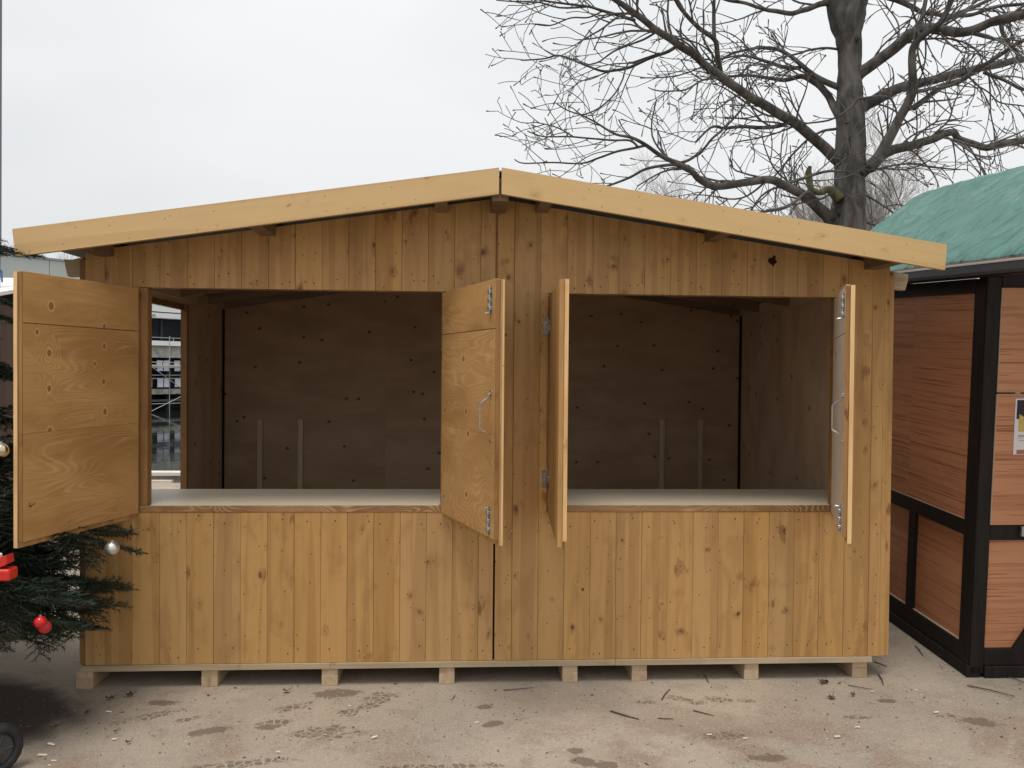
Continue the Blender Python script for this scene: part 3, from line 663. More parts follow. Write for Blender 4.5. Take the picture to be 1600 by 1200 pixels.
def printwood(name, order):
    n = NT(name); v, r = coords(n, order)
    w1 = n.noise(n.vmath('MULTIPLY', v, (105, 105, 1.5)), 1, 3, .65); w2 = n.noise(n.vmath('MULTIPLY', v, (30, 30, .6)), 1, 2, .5); b = n.noise(n.vmath('MULTIPLY', v, (2, 2, .8)), 1, 2)
    w3 = n.noise(n.vmath('MULTIPLY', v, (110, 110, 2)), 1, 2, .5)
    col = n.mix(n.step(b, .35, .65), (.51, .240, .122), (.455, .204, .100))
    col = n.mix(n.math('MULTIPLY', n.step(w2, .5, .62), .42), col, (.30, .10, .045))
    col = n.mix(n.math('MULTIPLY', n.step(w1, .56, .64), .75), col, (.20, .058, .026))
    col = n.mix(n.math('MULTIPLY', n.step(w3, .58, .75), .4), col, (.26, .09, .04))
    return n.fin(col, .45, .4)
M['print_side'] = printwood('reddish_wood_print_side', 'zxy'); M['print'] = printwood('reddish_wood_print', 'zyx')
M['paleedge'] = plain('pale_panel_edge', (.45, .36, .28), .6, .3)
def sb(name, a, b, mat, c=.003): return MB().box(a, b, c=c).build(name, mat, st, loc=a)
D, W = 1.66, 1.30
# side (local x=0 plane, y back)
sb('corner_post', (0, 0, .02), (.075, .075, 2.06), M['black'], .004)
sb('post_cover', (-.004, .012, .06), (-.0005, .100, 2.03), M['black'], .001)
sb('base_rail', (-.012, .0, 0), (.06, D, .062), M['black']); sb('bottom_rail', (0, .101, .064), (.06, D, .156), M['black'])
sb('mid_rail', (0, .101, .725), (.058, D, .806), M['black'])
sb('top_rail', (-.006, .103, 1.982), (.06, D, 2.055), M['black'], .004); sb('stud', (0, .585, .158), (.055, .655, .724), M['black'])
sb('rear_post', (0, D+.001, .0), (.075, D+.08, 2.06), M['black'])
sb('side_panel', (.02, .103, .157), (.030, .584, .724), M['print_side'], 0); sb('side_panel', (.02, .656, .157), (.030, D, .724), M['print_side'], 0)
sb('side_panel', (.012, .106, .808), (.024, .70, 1.981), M['print_side'], 0); sb('side_panel', (.016, .702, .808), (.028, D, 1.981), M['print_side'], 0)
sb('panel_edge', (.008, .1035, .808), (.022, .1055, 1.981), M['paleedge'], 0); sb('panel_edge', (.006, .108, .8062), (.0115, D, .8078), M['paleedge'], 0)
sb('panel_edge', (.008, .104, .1565), (.0195, D, .160), M['paleedge'], 0)
# front (local y=0 plane, x right)
sb('base_rail', (.0755, -.012, .0), (W, .06, .062), M['black']); sb('bottom_rail', (.0755, 0, .0625), (W, .06, .152), M['black'])
sb('mid_rail', (.0755, .0, .722), (W, .055, .802), M['black']); sb('top_rail', (.0755, 0, 2.006), (W, .06, 2.10), M['black'])
sb('front_panel', (.0755, .015, .153), (W, .025, .721), M['print'], 0)
sb('front_panel', (.072, -.006, .803), (W, .006, 1.471), M['print'], .001); sb('front_panel', (.074, -.004, 1.481), (W, .006, 2.005), M['print'], .001); sb('panel_edge', (.0715, -.005, 1.483), (.0738, .006, 2.004), M['paleedge'], 0); sb('panel_edge', (.0695, -.007, .805), (.0718, .006, 1.470), M['paleedge'], 0); sb('panel_edge', (.072, -.0075, 1.4712), (W, .004, 1.4735), M['paleedge'], 0)
MB().prism([(.225, .153), (.305, .153), (.66, .72), (.58, .72)], .0, .0145).build('brace', M['black'], st, loc=(.3, 0, .15))
sb('latch', (.227, -.02, .745), (.262, -.001, .797), M['zinc'], .002)
sb('rear_wall', (.08, D+.02, 0), (W, D+.05, 2.1), M['black']); sb('right_post', (W+.001, 0, 0), (W+.075, .075, 2.06), M['black']); sb('right_wall', (W+.02, .08, .0), (W+.05, D, 2.1), M['print_side'])
# gutter
gp = [(-.125, 2.075), (-.125, 2.118), (-.118, 2.118), (-.118, 2.085), (-.04, 2.085), (-.04, 2.10), (-.033, 2.10), (-.033, 2.065), (-.118, 2.060)]
gm = MB(); n_ = len(gp); ya, yb = -.95, D+.22
gm.add([(x, ya, z) for x, z in gp]+[(x, yb, z) for x, z in gp], [tuple(range(n_)), tuple(range(2*n_-1, n_-1, -1))]+[(i, i+n_, (i+1) % n_+n_, (i+1) % n_) for i in range(n_)])
gm.build('gutter', plain('dark_gutter', (.050, .052, .058), .5, .3), st)
MB().box((-.129, ya, 2.112), (-.1255, yb, 2.121)).build('gutter_lip', plain('pale_gutter_lip', (.42, .40, .36), .5, .4), st)
sb('eaves_board', (-.11, ya, 2.056), (.0, yb, 2.0585), M['black'], 0)
# tarpaulin: draped sheet with creases
def tarp_mat():
    n = NT('green_tarpaulin'); v = n.n('TexCoord').outputs['Object']
    f = n.noise(n.vmath('MULTIPLY', v, (3, 3, 3)), 1, 4, .6, dist=.5); fn = n.noise(v, 60, 2)
    col = n.mix(n.step(f, .3, .7), (.042, .150, .120), (.068, .190, .155)); dust = n.noise(n.vmath('ADD', v, (5, 2, 1)), 5, 5, .7)
    col = n.mix(n.math('MULTIPLY', n.step(dust, .5, .7), .22), col, (.22, .31, .28))
    # hard creases as fine relief, running up the slope towards the front
    sa = n.vmath('DOT_PRODUCT', v, (.42, -.62, .5), out=1); ta = n.vmath('DOT_PRODUCT', v, (-.1, .62, .72), out=1)
    wob = n.noise(v, 2.4, 2, .5)
    def ridge(fs, ft, off, pw):
        c = n.n('CombineXYZ', ins={0: n.math('MULTIPLY', sa, fs), 1: n.math('MULTIPLY_ADD', wob, 1.2, n.math('MULTIPLY', ta, ft)), 2: off})
        q = n.math('ABSOLUTE', n.math('MULTIPLY_ADD', n.noise(c.outputs[0], 1, 1, .4), 2, -1)); return n.math('POWER', n.math('SUBTRACT', 1, q, clamp=True), pw)
    h = n.math('ADD', n.math('MULTIPLY', ridge(1.1, 3.6, 0., 7), 1.0), n.math('MULTIPLY', ridge(2.6, 11, 4., 10), .6))
    h = n.math('ADD', h, n.math('MULTIPLY', ridge(3.0, 3.0, 9., 10), .8))
    n.bump(h, .75, .018); n.b.inputs['Coat Weight'].default_value = .15
    return n.fin(col, .42, .5)
tp = MB(); prof = [(-.112, 2.128), (-.108, 2.140), (-.09, 2.160), (.0, 2.255), (.15, 2.405), (.3, 2.54), (.42, 2.64), (.50, 2.700), (.545, 2.722), (.62, 2.730), (.90, 2.735), (1.2, 2.70), (1.6, 2.3), (1.8, 2.1)]
# resample
pr = []
for (a, b) in zip(prof[:-1], prof[1:]):
    L = math.dist(a, b); k_ = max(1, int(L/.02))
    for i in range(k_): pr.append((a[0]+(b[0]-a[0])*i/k_, a[1]+(b[1]-a[1])*i/k_))
pr.append(prof[-1]); NY = 110; Y0, Y1 = -.97, D+.03
def fold(x, y, z):
    t = y*.8+z*1.6+.25*noise.noise(Vector((x*2, y*2, z*2))); q_ = 0
    q_ += .030*(1-abs(noise.noise(Vector((t*3.1, (y-z)*1.1, 3.))))*3.0)*.4
    u1 = (y*1.0-z*.75)*4.2+.5*noise.noise(Vector((y*1.5, z*1.5, 9))); q_ += .016*(1-2*abs((u1 % 1)-.5)*2)**3*(.5+noise.noise(Vector((y*3, z*3, 1))))
    q_ += .018*noise.noise(Vector((y*2.4, z*2.4, 5)))+.010*noise.noise(Vector((y*7-z*5, z*8+y*4, 2)))
    return q_
for j in range(NY+1):
    y = Y0+(Y1-Y0)*j/NY
    for (x, z) in pr:
        k_ = min(1, max(0, (z-2.11)/.06)) if x < .6 else .4
        sag = -.035*math.exp(-((x-.1)/.3)**2)*0; d_ = fold(x, y, z)*k_*.5
        rearbulge = .0
        tp.v.append((x-.70*d_, y+(.03*math.sin(x*9)+.015*math.sin(z*31) if j == NY else 0), z+.72*d_+sag))
npf = len(pr)
for j in range(NY):
    for i in range(npf-1): tp.f.append((j*npf+i, j*npf+i+1, (j+1)*npf+i+1, (j+1)*npf+i)); tp.m.append(0)
to = tp.build('tarpaulin', tarp_mat(), st, smooth=True)
sm_ = to.modifiers.new('s', 'SOLIDIFY'); sm_.thickness = .003
MB().box((-.1135, ya-.02, 2.124), (-.1105, yb, 2.133)).build('tarpaulin_hem', plain('brown_hem', (.26, .17, .12), .7, .2), st)
# poster
pm = Matrix.Translation((4.448, -.009, .0)) @ Mz
po = thing('poster', 'white paper notice with a dark picture and yellow block pinned on the reddish stall panel', 'poster'); po.matrix_world = pm
px0, pz0, pz1 = .168, 1.165, 1.450
def pp(name, a, b, col, y=-.0078, par=po): return MB().box((a[0], y, a[1]), (b[0], y+.0008, b[1])).build(name, plain('print_'+name, col, .5, .3), par)
pp('sheet', (px0, pz0), (px0+.21, pz1), (.70, .66, .66), -.0078)
pb = MB(); pb.prism([(.176, 1.348), (.190, 1.345), (.196, 1.36), (.23, 1.355), (.27, 1.35), (.37, 1.35), (.37, 1.443), (.176, 1.443)], -.0086, -.0080); pb.build('picture', plain('print_black', (.02, .02, .025), .4, .3), po)
pb = MB(); pb.prism([(.189, 1.283), (.28, 1.283), (.28, 1.35), (.215, 1.357), (.190, 1.372)], -.0092, -.0087); pb.build('yellow_block', plain('print_yellow', (.52, .40, .10), .5, .3, var=.12, scale=60), po)
for z_, a_, b_, t_ in ((1.256, .187, .30, .0022), (1.262, .19, .30, .0022), (1.247, .187, .215, .001), (1.236, .196, .30, .0018)): pp('text_line', (a_, z_), (b_, z_+t_), (.12, .11, .11), -.0088)
pp('red_bar', (.185, 1.168), (.36, 1.190), (.36, .15, .11), -.0088)

# ---------------------------------------------------------------- large bare tree
def bark(name, a, b, order='xyz', sc_=1.0):
    n = NT(name); v = n.n('TexCoord').outputs['Object']
    f = n.noise(n.vmath('MULTIPLY', v, (9*sc_, 9*sc_, 3*sc_)), 1, 5, .65, dist=.4); p = n.noise(v, 2.2*sc_, 3, .6); s2 = n.noise(v, 60*sc_, 3, .7)
    col = n.mix(n.step(f, .32, .68), a, b); col = n.mix(n.math('MULTIPLY', n.step(p, .52, .66), .5), col, tuple(x*.45 for x in a))
    col = n.mix(n.math('MULTIPLY', n.step(s2, .6, .75), .3), col, tuple(x*1.5 for x in b)); n.bump(n.math('ADD', f, n.math('MULTIPLY', s2, .3)), .5, .02)
    return n.fin(col, .85, .2)
M['bark'] = bark('grey_bark', (.045, .043, .040), (.125, .118, .108)); M['twig'] = plain('grey_twig', (.115, .108, .108), .8, .2, var=.3, scale=3)
M['burr'] = bark('dark_burr', (.035, .032, .03), (.075, .068, .06))
M['lichen'] = bark('lichen_bark', (.085, .08, .045), (.15, .14, .08))
def smooth_path(P, R_, k_=4):
    out = []; ro = []; n = len(P)
    for i in range(n-1):
        p0, p1, p2, p3 = P[max(0, i-1)], P[i], P[i+1], P[min(n-1, i+2)]
        for j in range(k_):
            t = j/k_; out.append(.5*((2*p1)+(p2-p0)*t+(2*p0-5*p1+4*p2-p3)*t*t+(3*p1-p0-3*p2+p3)*t**3)); ro.append(R_[i]+(R_[i+1]-R_[i])*t)
    out.append(P[-1]); ro.append(R_[-1]); return out, ro
TZ = 10.0; PXM = TZ/F
tree = thing('bare_tree', 'tall leafless tree with a thick grey trunk behind the right end of the roof', 'tree', (6.42, 5.62, 0))
TL = Vector((6.42, 5.62, 0))
def tbuild(m_, name, mat): 
    o = m_.build(name, mat, tree, loc=TL, smooth=True); o.location = (0, 0, 0); return o
trunk_px = [(1322, 990, 36), (1322, 800, 31), (1323, 600, 28), (1323, 450, 27), (1322, 372, 26.5), (1325, 330, 25.5), (1328, 300, 24), (1328, 270, 24), (1328, 240, 22), (1329, 200, 21), (1327, 165, 20.5), (1329, 120, 19), (1328, 85, 18), (1326, 55, 19.5), (1324, 28, 29), (1325, 0, 34), (1330, -40, 22), (1338, -130, 18), (1335, -260, 14), (1342, -420, 9), (1338, -600, 4)]
tp_, tr_ = smooth_path([atz(a, b, TZ) for a, b, c in trunk_px], [c*PXM for a, b, c in trunk_px], 6)
tm = MB(); tm.tube(tp_, tr_, 20)
for i, v in enumerate(tm.v):
    v = Vector(v); c = tp_[min(len(tp_)-1, i//20)]; d_ = v-c; d_ *= 1+.13*noise.noise(v*2.6)+.08*noise.noise(v*8); tm.v[i] = tuple(c+d_)
tbuild(tm, 'trunk', M['bark'])
LIMBS = []   # (points px, radii px, depth drift per px of run, density)
def limb(pts, rads, drift=0., dens=1., off=0.):
    n = len(pts); 
    if not hasattr(rads, '__len__'): rads = (rads, rads*.5)
    if len(rads) != n:
        rr = []
        for i in range(n):
            t = i/(n-1)*(len(rads)-1); j = min(int(t), len(rads)-2); rr.append(rads[j]+(rads[j+1]-rads[j])*(t-j))
        rads = rr
    LIMBS.append((pts, rads, drift, dens, off))
limb([(1300, 5), (1277, 7), (1257, 15), (1237, 21), (1212, 17), (1200, 16), (1185, 12), (1165, 5), (1137, 0), (1110, -10), (1060, -30)], (5, 3.5, 2.5, 2), -.002)
limb([(1318, 252), (1308, 247), (1282, 225), (1250, 200), (1225, 182), (1200, 167), (1170, 150), (1135, 127), (1100, 100), (1062, 70), (1025, 47), (997, 25), (975, 8), (962, 0), (930, -22), (890, -60)], (11, 8.5, 7.5, 6.8, 6.2, 5.5, 4.5, 4, 3, 2), -.004)
limb([(1126, 118), (1125, 108), (1120, 82), (1115, 60), (1090, 42), (1065, 15), (1055, 0), (1040, -25), (1000, -60)], (4, 3.5, 2.6, 2), -.004, off=-.8)
limb([(1116, 60), (1115, 25), (1116, 0), (1122, -40), (1118, -90)], (3, 2.5, 2, 1.5), 0, off=-.8)
limb([(1022, 50), (1004, 46), (990, 32), (985, 12), (983, -5)], 2, 0, off=-1.2)
limb([(992, 32), (960, 22), (940, 16), (920, 10), (890, 7), (850, 1), (820, -6)], (2.4, 1), -.003, off=-1.3)
limb([(920, 10), (875, 12), (838, 3), (800, 2), (775, 0)], (1.4, .8), 0, .4, off=-1.3)
limb([(940, 18), (920, 27), (892, 28), (860, 40), (831, 37)], (1.2, .8), 0, .4, off=-1.3)
limb([(1060, 70), (1045, 80), (1017, 90), (985, 105), (960, 110), (940, 111), (912, 101), (875, 87), (850, 92), (814, 94)], (2.6, 1), .002, .7, off=-1.1)
limb([(1025, 50), (1005, 62), (965, 77), (950, 86), (935, 97), (917, 102)], (1.6, .9), 0, .6, off=-1.2)
limb([(1030, 83), (992, 97), (982, 99), (975, 115), (972, 125), (960, 147), (940, 166), (922, 176), (907, 179), (885, 172), (870, 162)], (1.4, .9), -.002, .4, off=-1.1)
limb([(1318, 362), (1292, 337), (1270, 319), (1250, 303), (1225, 290), (1200, 281), (1150, 287), (1115, 290), (1092, 280), (1080, 267), (1060, 257), (1035, 245), (1010, 227), (987, 215), (962, 210), (932, 192), (907, 179)], (13, 8.5, 7.5, 6.5, 6, 5.5, 5, 4.5, 3.6, 3, 2.4, 1.8, 1.2, 1), -.004)
limb([(1010, 227), (990, 232), (962, 237), (935, 247), (910, 255), (865, 254), (819, 255), (804, 249)], (1.9, .8), .002, .5, off=-1.2)
limb([(1062, 257), (1037, 259), (1007, 265), (985, 277), (960, 287), (930, 296)], (2.4, 1.4), .002, .7, off=-1)
limb([(997, 230), (985, 220), (960, 219), (930, 217), (892, 214), (865, 214), (847, 213), (824, 205)], (1.7, .8), -.002, .5, off=-1.2)
limb([(895, 213), (872, 200), (852, 194), (836, 191)], (1, .7), 0, .4, off=-1.3)
limb([(866, 214), (858, 197), (851, 184)], (.8, .6), 0, .2, off=-1.3)
limb([(1060, 256), (1077, 250), (1097, 235), (1112, 217), (1132, 200), (1155, 175), (1170, 152)], (2.2, 1.6), .001, .6, off=-.9)
limb([(1232, 190), (1225, 194), (1200, 199), (1165, 198), (1132, 200), (1120, 197), (1108, 201), (1087, 222)], (3.2, 2.8, 2, 1.6), -.003, .8, off=-.4)
limb([(1312, 137), (1282, 125), (1262, 110), (1247, 97), (1235, 87), (1215, 77), (1200, 76), (1180, 75), (1150, 82), (1130, 90)], (5, 3.6, 2.6, 1.6), .004)
limb([(1312, 180), (1307, 172), (1297, 152), (1282, 135), (1267, 125), (1250, 120), (1225, 125), (1200, 122), (1165, 118), (1120, 122)], (7, 5.5, 4.5, 3.2, 2), .005)
limb([(1252, 106), (1225, 105), (1200, 97), (1170, 88), (1150, 87), (1120, 95), (1060, 118), (1000, 122)], (3.4, 2.6, 1.4, 1), .003, 1.4, off=.3)
limb([(1310, 77), (1290, 75), (1265, 78), (1250, 83), (1215, 92), (1190, 110)], (2, 1.3), 0)
limb([(1307, 201), (1285, 205), (1262, 218), (1240, 240), (1222, 262), (1205, 280)], (2.2, 1.4), -.003)
limb([(1342, 152), (1325, 172), (1295, 188), (1250, 195), (1200, 212), (1150, 222)], (1.8, 1.1), 0, .6, off=-.4)
limb([(1342, 154), (1385, 151), (1400, 170), (1402, 187)], (1.8, 1.2), 0, .6, off=-.3)
limb([(1335, 125), (1345, 113), (1360, 103), (1380, 88), (1412, 63), (1435, 48), (1455, 43), (1470, 46), (1500, 51), (1530, 43), (1562, 30), (1600, 20), (1650, 5), (1740, -10)], (10, 9, 8.5, 8.5, 8, 7, 6.5, 6, 5.5, 4), -.004)
limb([(1335, 180), (1347, 168), (1362, 160), (1385, 147), (1412, 135), (1450, 127), (1487, 117), (1517, 110), (1550, 102), (1575, 97), (1600, 92), (1660, 80), (1760, 70)], (11, 9.5, 8.5, 7.5, 7, 6.5, 6, 5.5, 4), .004)
limb([(1330, 285), (1345, 268), (1362, 256), (1380, 240), (1412, 230), (1450, 220), (1475, 210), (1490, 207), (1500, 217), (1535, 230), (1562, 225), (1600, 219), (1660, 215), (1750, 190)], (13, 10, 8, 7, 6, 5.5, 5, 6, 5.5, 4), .001)
limb([(1358, 262), (1372, 245), (1385, 222), (1400, 195), (1415, 172), (1427, 142), (1425, 117), (1425, 92), (1430, 70), (1447, 52), (1468, 37), (1487, 2), (1495, -20), (1510, -80)], (10, 8.5, 7, 6.5, 6, 5, 4.5, 4, 3.5, 2.5), -.002, off=-.25)
limb([(1425, 170), (1450, 152), (1470, 138), (1500, 127), (1525, 110), (1550, 95), (1575, 78), (1600, 63), (1660, 40)], (4.5, 3.6, 3, 2.6), -.003, off=-.3)
limb([(1468, 38), (1487, 25), (1512, 15), (1535, 5), (1560, -8), (1600, -30)], (3.4, 2.4), 0, off=-.3)
limb([(1375, -8), (1407, 2), (1425, 11), (1440, 19), (1462, 21), (1482, 25), (1520, 22), (1560, 10), (1620, 5)], (4.5, 3.6, 2.6), .003)
limb([(1450, -15), (1448, -5), (1442, 20), (1435, 45), (1430, 67)], (3, 3.5), 0, off=-.2)
limb([(1565, 35), (1567, 50), (1577, 68), (1588, 80), (1590, 95)], (3.6, 2), 0, off=-.6)
limb([(1537, 113), (1562, 122), (1582, 132), (1600, 140), (1650, 150)], (3, 2.2), 0, off=.5)
limb([(1507, 103), (1515, 120), (1525, 132), (1545, 145), (1562, 160), (1600, 166), (1640, 180)], (1.5, 1), 0, off=.5)
limb([(1545, 115), (1547, 145), (1548, 175), (1553, 205), (1554, 235)], (1.5, .9), 0, off=.5)
limb([(1222, 289), (1247, 281), (1280, 270), (1302, 267), (1335, 269)], (2.8, 1.6), 0, 1, off=-.45)
limb([(1305, 297), (1280, 312), (1262, 300), (1242, 315), (1220, 327), (1195, 330), (1160, 340)], (1, 2.6, 2.2, 1.8), -.002, off=-.3)
limb([(1348, 303), (1370, 315), (1395, 332), (1406, 342)], (1.6, 1), 0, .5)
limb([(1380, 324), (1400, 320), (1422, 322)], (1.1, .8), 0, .5)
limb([(1362, 268), (1380, 262), (1420, 256), (1460, 262), (1500, 265)], (1.8, 1), 0, 1.2)
limb([(1345, 345), (1365, 352), (1385, 362), (1400, 372)], (1.8, 1), 0, 1)
limb([(1330, -30), (1300, -60), (1240, -100), (1150, -140), (1050, -170)], (14, 9, 6, 3), -.006, .3)
limb([(1335, -60), (1380, -110), (1450, -150), (1560, -190)], (13, 9, 6, 3), .006, .3)
limb([(1338, -160), (1300, -240), (1240, -330), (1190, -430)], (10, 6, 4, 2), .003, .3)
limb([(1336, -220), (1390, -300), (1440, -400), (1470, -520)], (9, 6, 4, 2), -.003, .3)
tw = MB(); NTW = [0]
def twig(p, d, L, r, lvl):
    if NTW[0] > 9000: return
    NTW[0] += 1
    n = max(3, int(L/.07)); pts = [p.copy()]; rr = [r]; q = p.copy(); d = d.normalized()
    cv = Vector((rnd.gauss(0, 1), rnd.gauss(0, .5), rnd.gauss(0, 1)))*.12
    for i in range(n):
        cv = cv*.72+Vector((rnd.gauss(0, 1), rnd.gauss(0, .5), rnd.gauss(0, 1)))*.075
        d = (d+cv+Vector((0, 0, .016 if i > n*.5 else -.006))).normalized(); q = q+d*(L/n); pts.append(q.copy()); rr.append(max(.0042, r*(1-.55*(i+1)/n)))
        if lvl < 3 and i > 0 and rnd.random() < (.38 if lvl < 2 else .24):
            sd_ = d.cross(Vector((rnd.gauss(0, .5), 1+rnd.gauss(0, .4), rnd.gauss(0, .3)))).normalized()*(1 if rnd.random() < .5 else -1)
            twig(q, d*rnd.uniform(.5, 1.1)+sd_*rnd.uniform(.4, .9), L*rnd.uniform(.25, .6), rr[-1]*.8, lvl+1)
    rr[-1] = .0085 if rnd.random() < .55 else .0045
    tw.tube(pts, rr, 4 if r < .008 else 5, cap=False)
for li_, (pts, rads, drift, dens, off) in enumerate(LIMBS):
    run = 0; P3 = []; last = pts[0]
    for p_ in pts:
        run += math.dist(p_, last); last = p_; P3.append(atz(p_[0], p_[1], TZ+off+drift*run))
    sp_, sr_ = smooth_path(P3, [x*PXM for x in rads], 4)
    for i in range(1, len(sp_)-1):
        k_ = min(.02, sr_[i]*.45); sp_[i] = sp_[i]+Vector((noise.noise(sp_[i]*4), noise.noise(sp_[i]*4+Vector((7, 1, 3))), noise.noise(sp_[i]*4+Vector((3, 9, 5)))))*k_
    m_ = MB(); m_.tube(sp_, sr_, 10 if sr_[0] > .03 else 6); tbuild(m_, 'branch', M['bark'])
    Ltot = sum((b-a).length for a, b in zip(sp_[:-1], sp_[1:])); acc = 0; thick = sr_[0] > .045
    for i in range(1, len(sp_)):
        seg = (sp_[i]-sp_[i-1]); acc += seg.length; fr = acc/Ltot
        rate = dens*seg.length*(4.9 if sr_[i] > .03 else 5.2)*(.35 if fr < .12 and thick else 1)
        while rate > 0 and rnd.random() < min(1, rate):
            rate -= 1; t = seg.normalized(); sd_ = t.cross(Vector((rnd.gauss(0, .5), 1+rnd.gauss(0, .5), rnd.gauss(0, .3)))).normalized()*(1 if rnd.random() < .5 else -1)
            twig(sp_[i], t*rnd.uniform(.7, 1.6)+sd_*rnd.uniform(.3, .85), rnd.uniform(.25, 1.15)*(1 if sr_[i] > .012 else .6), min(.0145, max(.0065, sr_[i]*.5)), 1)
stuff(tbuild(tw, 'twigs', M['twig']))
# broken lichen-grown stub and burr
sp_, sr_ = smooth_path([atz(a, b, TZ-.15) for a, b in ((1312, 312), (1302, 300), (1293, 296), (1285, 300), (1275, 300), (1267, 295), (1265, 281), (1263, 270), (1266, 260))], [x*PXM for x in (9, 8, 5.5, 5, 4.5, 5, 4.5, 5, 2.5)], 4)
m_ = MB(); m_.tube(sp_, sr_, 10); tbuild(m_, 'stub', M['lichen'])
for (a, b, r_) in ((1302, 340, 9), (1310, 332, 8), (1345, 272, 9), (1312, 352, 9), (1325, 192, 4), (1338, 60, 7)):
    m_ = MB(); c = atz(a, b, TZ-.12); sp2, sr2 = smooth_path([c+Vector((-r_*PXM*.9, 0, 0)), c, c+Vector((r_*PXM*.9, 0, 0))], [.01, r_*PXM, .01], 5); m_.tube(sp2, sr2, 10)
    for i, v in enumerate(m_.v): v = Vector(v); m_.v[i] = tuple(v+Vector((1, 1, 1))*.03*noise.noise(v*12))
    tbuild(m_, 'burr', M['burr'])

# ---------------------------------------------------------------- distant bare trees
M['fartwig'] = plain('hazed_twigs', (.40, .375, .35), .9, .1)  # bark colour lightened to carry the haze and sky glare
def small_tree(seed, H, spread):
    r2 = random.Random(seed); tk = MB(); cr_ = MB()
    def go(p, d, L, r, lvl):
        n = 5; pts = [p.copy()]; rr = [r]; q = p.copy(); d = d.normalized()
        for i in range(n):
            d = (d+Vector((r2.gauss(0, .10), r2.gauss(0, .10), r2.gauss(.03, .05)))).normalized(); q = q+d*L/n; pts.append(q.copy()); rr.append(r*(1-.5*(i+1)/n))
            if lvl < 5 and (i > 0 or lvl > 0):
                for _ in range(2 if lvl in (1, 2, 3) else 1):
                    s_ = Vector((r2.gauss(0, 1), r2.gauss(0, 1), r2.gauss(0, .3))).normalized()
                    go(q, d*1.0+s_*spread*(1 if lvl else 1.2), L*r2.uniform(.45, .68), max(.0085, rr[-1]*.5), lvl+1) if (lvl < 3 or r2.random() < .55) else None
        (tk if lvl == 0 else cr_).tube(pts, rr, 6 if lvl == 0 else 3, cap=False)
    go(Vector((0, 0, 0)), Vector((0, 0, 1)), H*.62, H*.014, 0)
    return tk.mesh('trunk', M['fartwig']), cr_.mesh('crown', M['fartwig'])
protos = [small_tree(11, 12, .55), small_tree(23, 12, .4)]
spots = [(1160, 62, 0, 1.15, 'faint bare tree far behind the roof, left of the big trunk'), (1205, 70, 1, 1.25, 'thin bare tree far behind, low between the big tree branches'), (1252, 58, 0, 1.1, 'faint leafless tree just left of the thick trunk base'),
         (1300, 75, 1, 1.2, 'pale distant tree hidden mostly by the thick trunk'), (1362, 66, 1, 1.3, 'faint leafless tree between the thick trunk and the green tarpaulin'), (1400, 60, 0, 1.22, 'pale twiggy tree just above the green tarpaulin edge'), (1430, 72, 1, 1.45, 'tallest faint tree rising behind the green tarpaulin'),
         (8, 75, 0, .98, 'leafless tree behind the long building at the left edge'), (52, 82, 1, .95, 'twiggy tree over the pale roof under the left end of the fascia'), (92, 80, 0, .95, 'low bare tree top over the pale roof beside the hut corner')]
for px, z_, k_, s_, lab in spots:
    P = atz(px, 560, z_); t_ = thing('distant_tree', lab, 'tree', (P.x, P.y, -.9), 'faint bare trees on the far bank'); t_.rotation_euler = (0, 0, rnd.uniform(0, 6)); t_.scale = (s_, s_, s_)
    inst(protos[k_][0], 'trunk', t_); inst(protos[k_][1], 'crown', t_)
M['grass'] = plain('far_grass', (.07, .085, .04), .95, .1, var=.3, scale=.2)
fbk = MB(); b0 = BO+bn*.0+be*(-60)+bn*1.0; b1 = BO+be*400+bn*1.0
fbk.add([(b0.x, b0.y, -.6), (b1.x, b1.y, -.6), (b1.x-500, b1.y+500, -.6), (b0.x-600, b0.y+300, -.6)], [(0, 1, 2, 3)]); structure(fbk.build('far_bank', M['grass']))
fb2 = MB(); fb2.add([(8, 50, -.62), (400, 30, -.62), (600, 600, -.62), (8, 600, -.62)], [(0, 1, 2, 3)]); structure(fb2.build('park_lawn', M['grass']))

# ---------------------------------------------------------------- neighbouring hut at the left edge
nb = thing('neighbour_hut', 'brown boarded hut with a white covered roof behind the fir tree at the left edge', 'market hut', (-4.2, 3, 0))
M['brown'] = softwood('weathered_brown_board', base=(.33, .17, .10), dark=(.20, .095, .055), knot=(.08, .04, .03), order='zyx', blotch=.8)
M['brown_v'] = softwood('dark_brown_plank', base=(.09, .05, .03), dark=(.055, .03, .02), knot=(.03, .02, .01), order='xyz')
MB().prism([(-.28, 2.12), (1.1, 2.38), (2.5, 2.12), (2.5, 2.15), (1.1, 2.41), (-.28, 2.15)], -2.4, 2.32, ax='x').build('roof', plain('white_roof_sheet', (.80, .74, .72), .5, .4, var=.03), nb)
MB().box((-2.4, -.31, 1.95), (2.32, -.285, 2.135), c=.003).build('fascia_board', M['brown'], nb, loc=(0, -.3, 2))
for i in range(33):
    x = -2.2+i*.13; MB().box((x, 0, .1), (x+.128, .02, 2.12), c=.002).build('plank', M['brown_v'], nb, loc=(x, 0, .1))
MB().box((-2.2, .021, .05), (2.08, 2.2, 2.1)).build('body', M['brown_v'], nb)

# ---------------------------------------------------------------- pole at the left edge
P = atz(1, 380, 7.0)
pol = MB(); pol.tube([(P.x-.055-.08, P.y, -.0), (P.x-.049, P.y, 2.6), (P.x-.036, P.y, 4.7), (P.x-.02, P.y, 7.5)], [.06, .05, .045, .04], 14)
tag(pol.build('street_pole', plain('blue_grey_pole', (.19, .20, .25), .5, .4), smooth=True), 'tall blue-grey pole cut off by the left edge of the picture', 'pole')

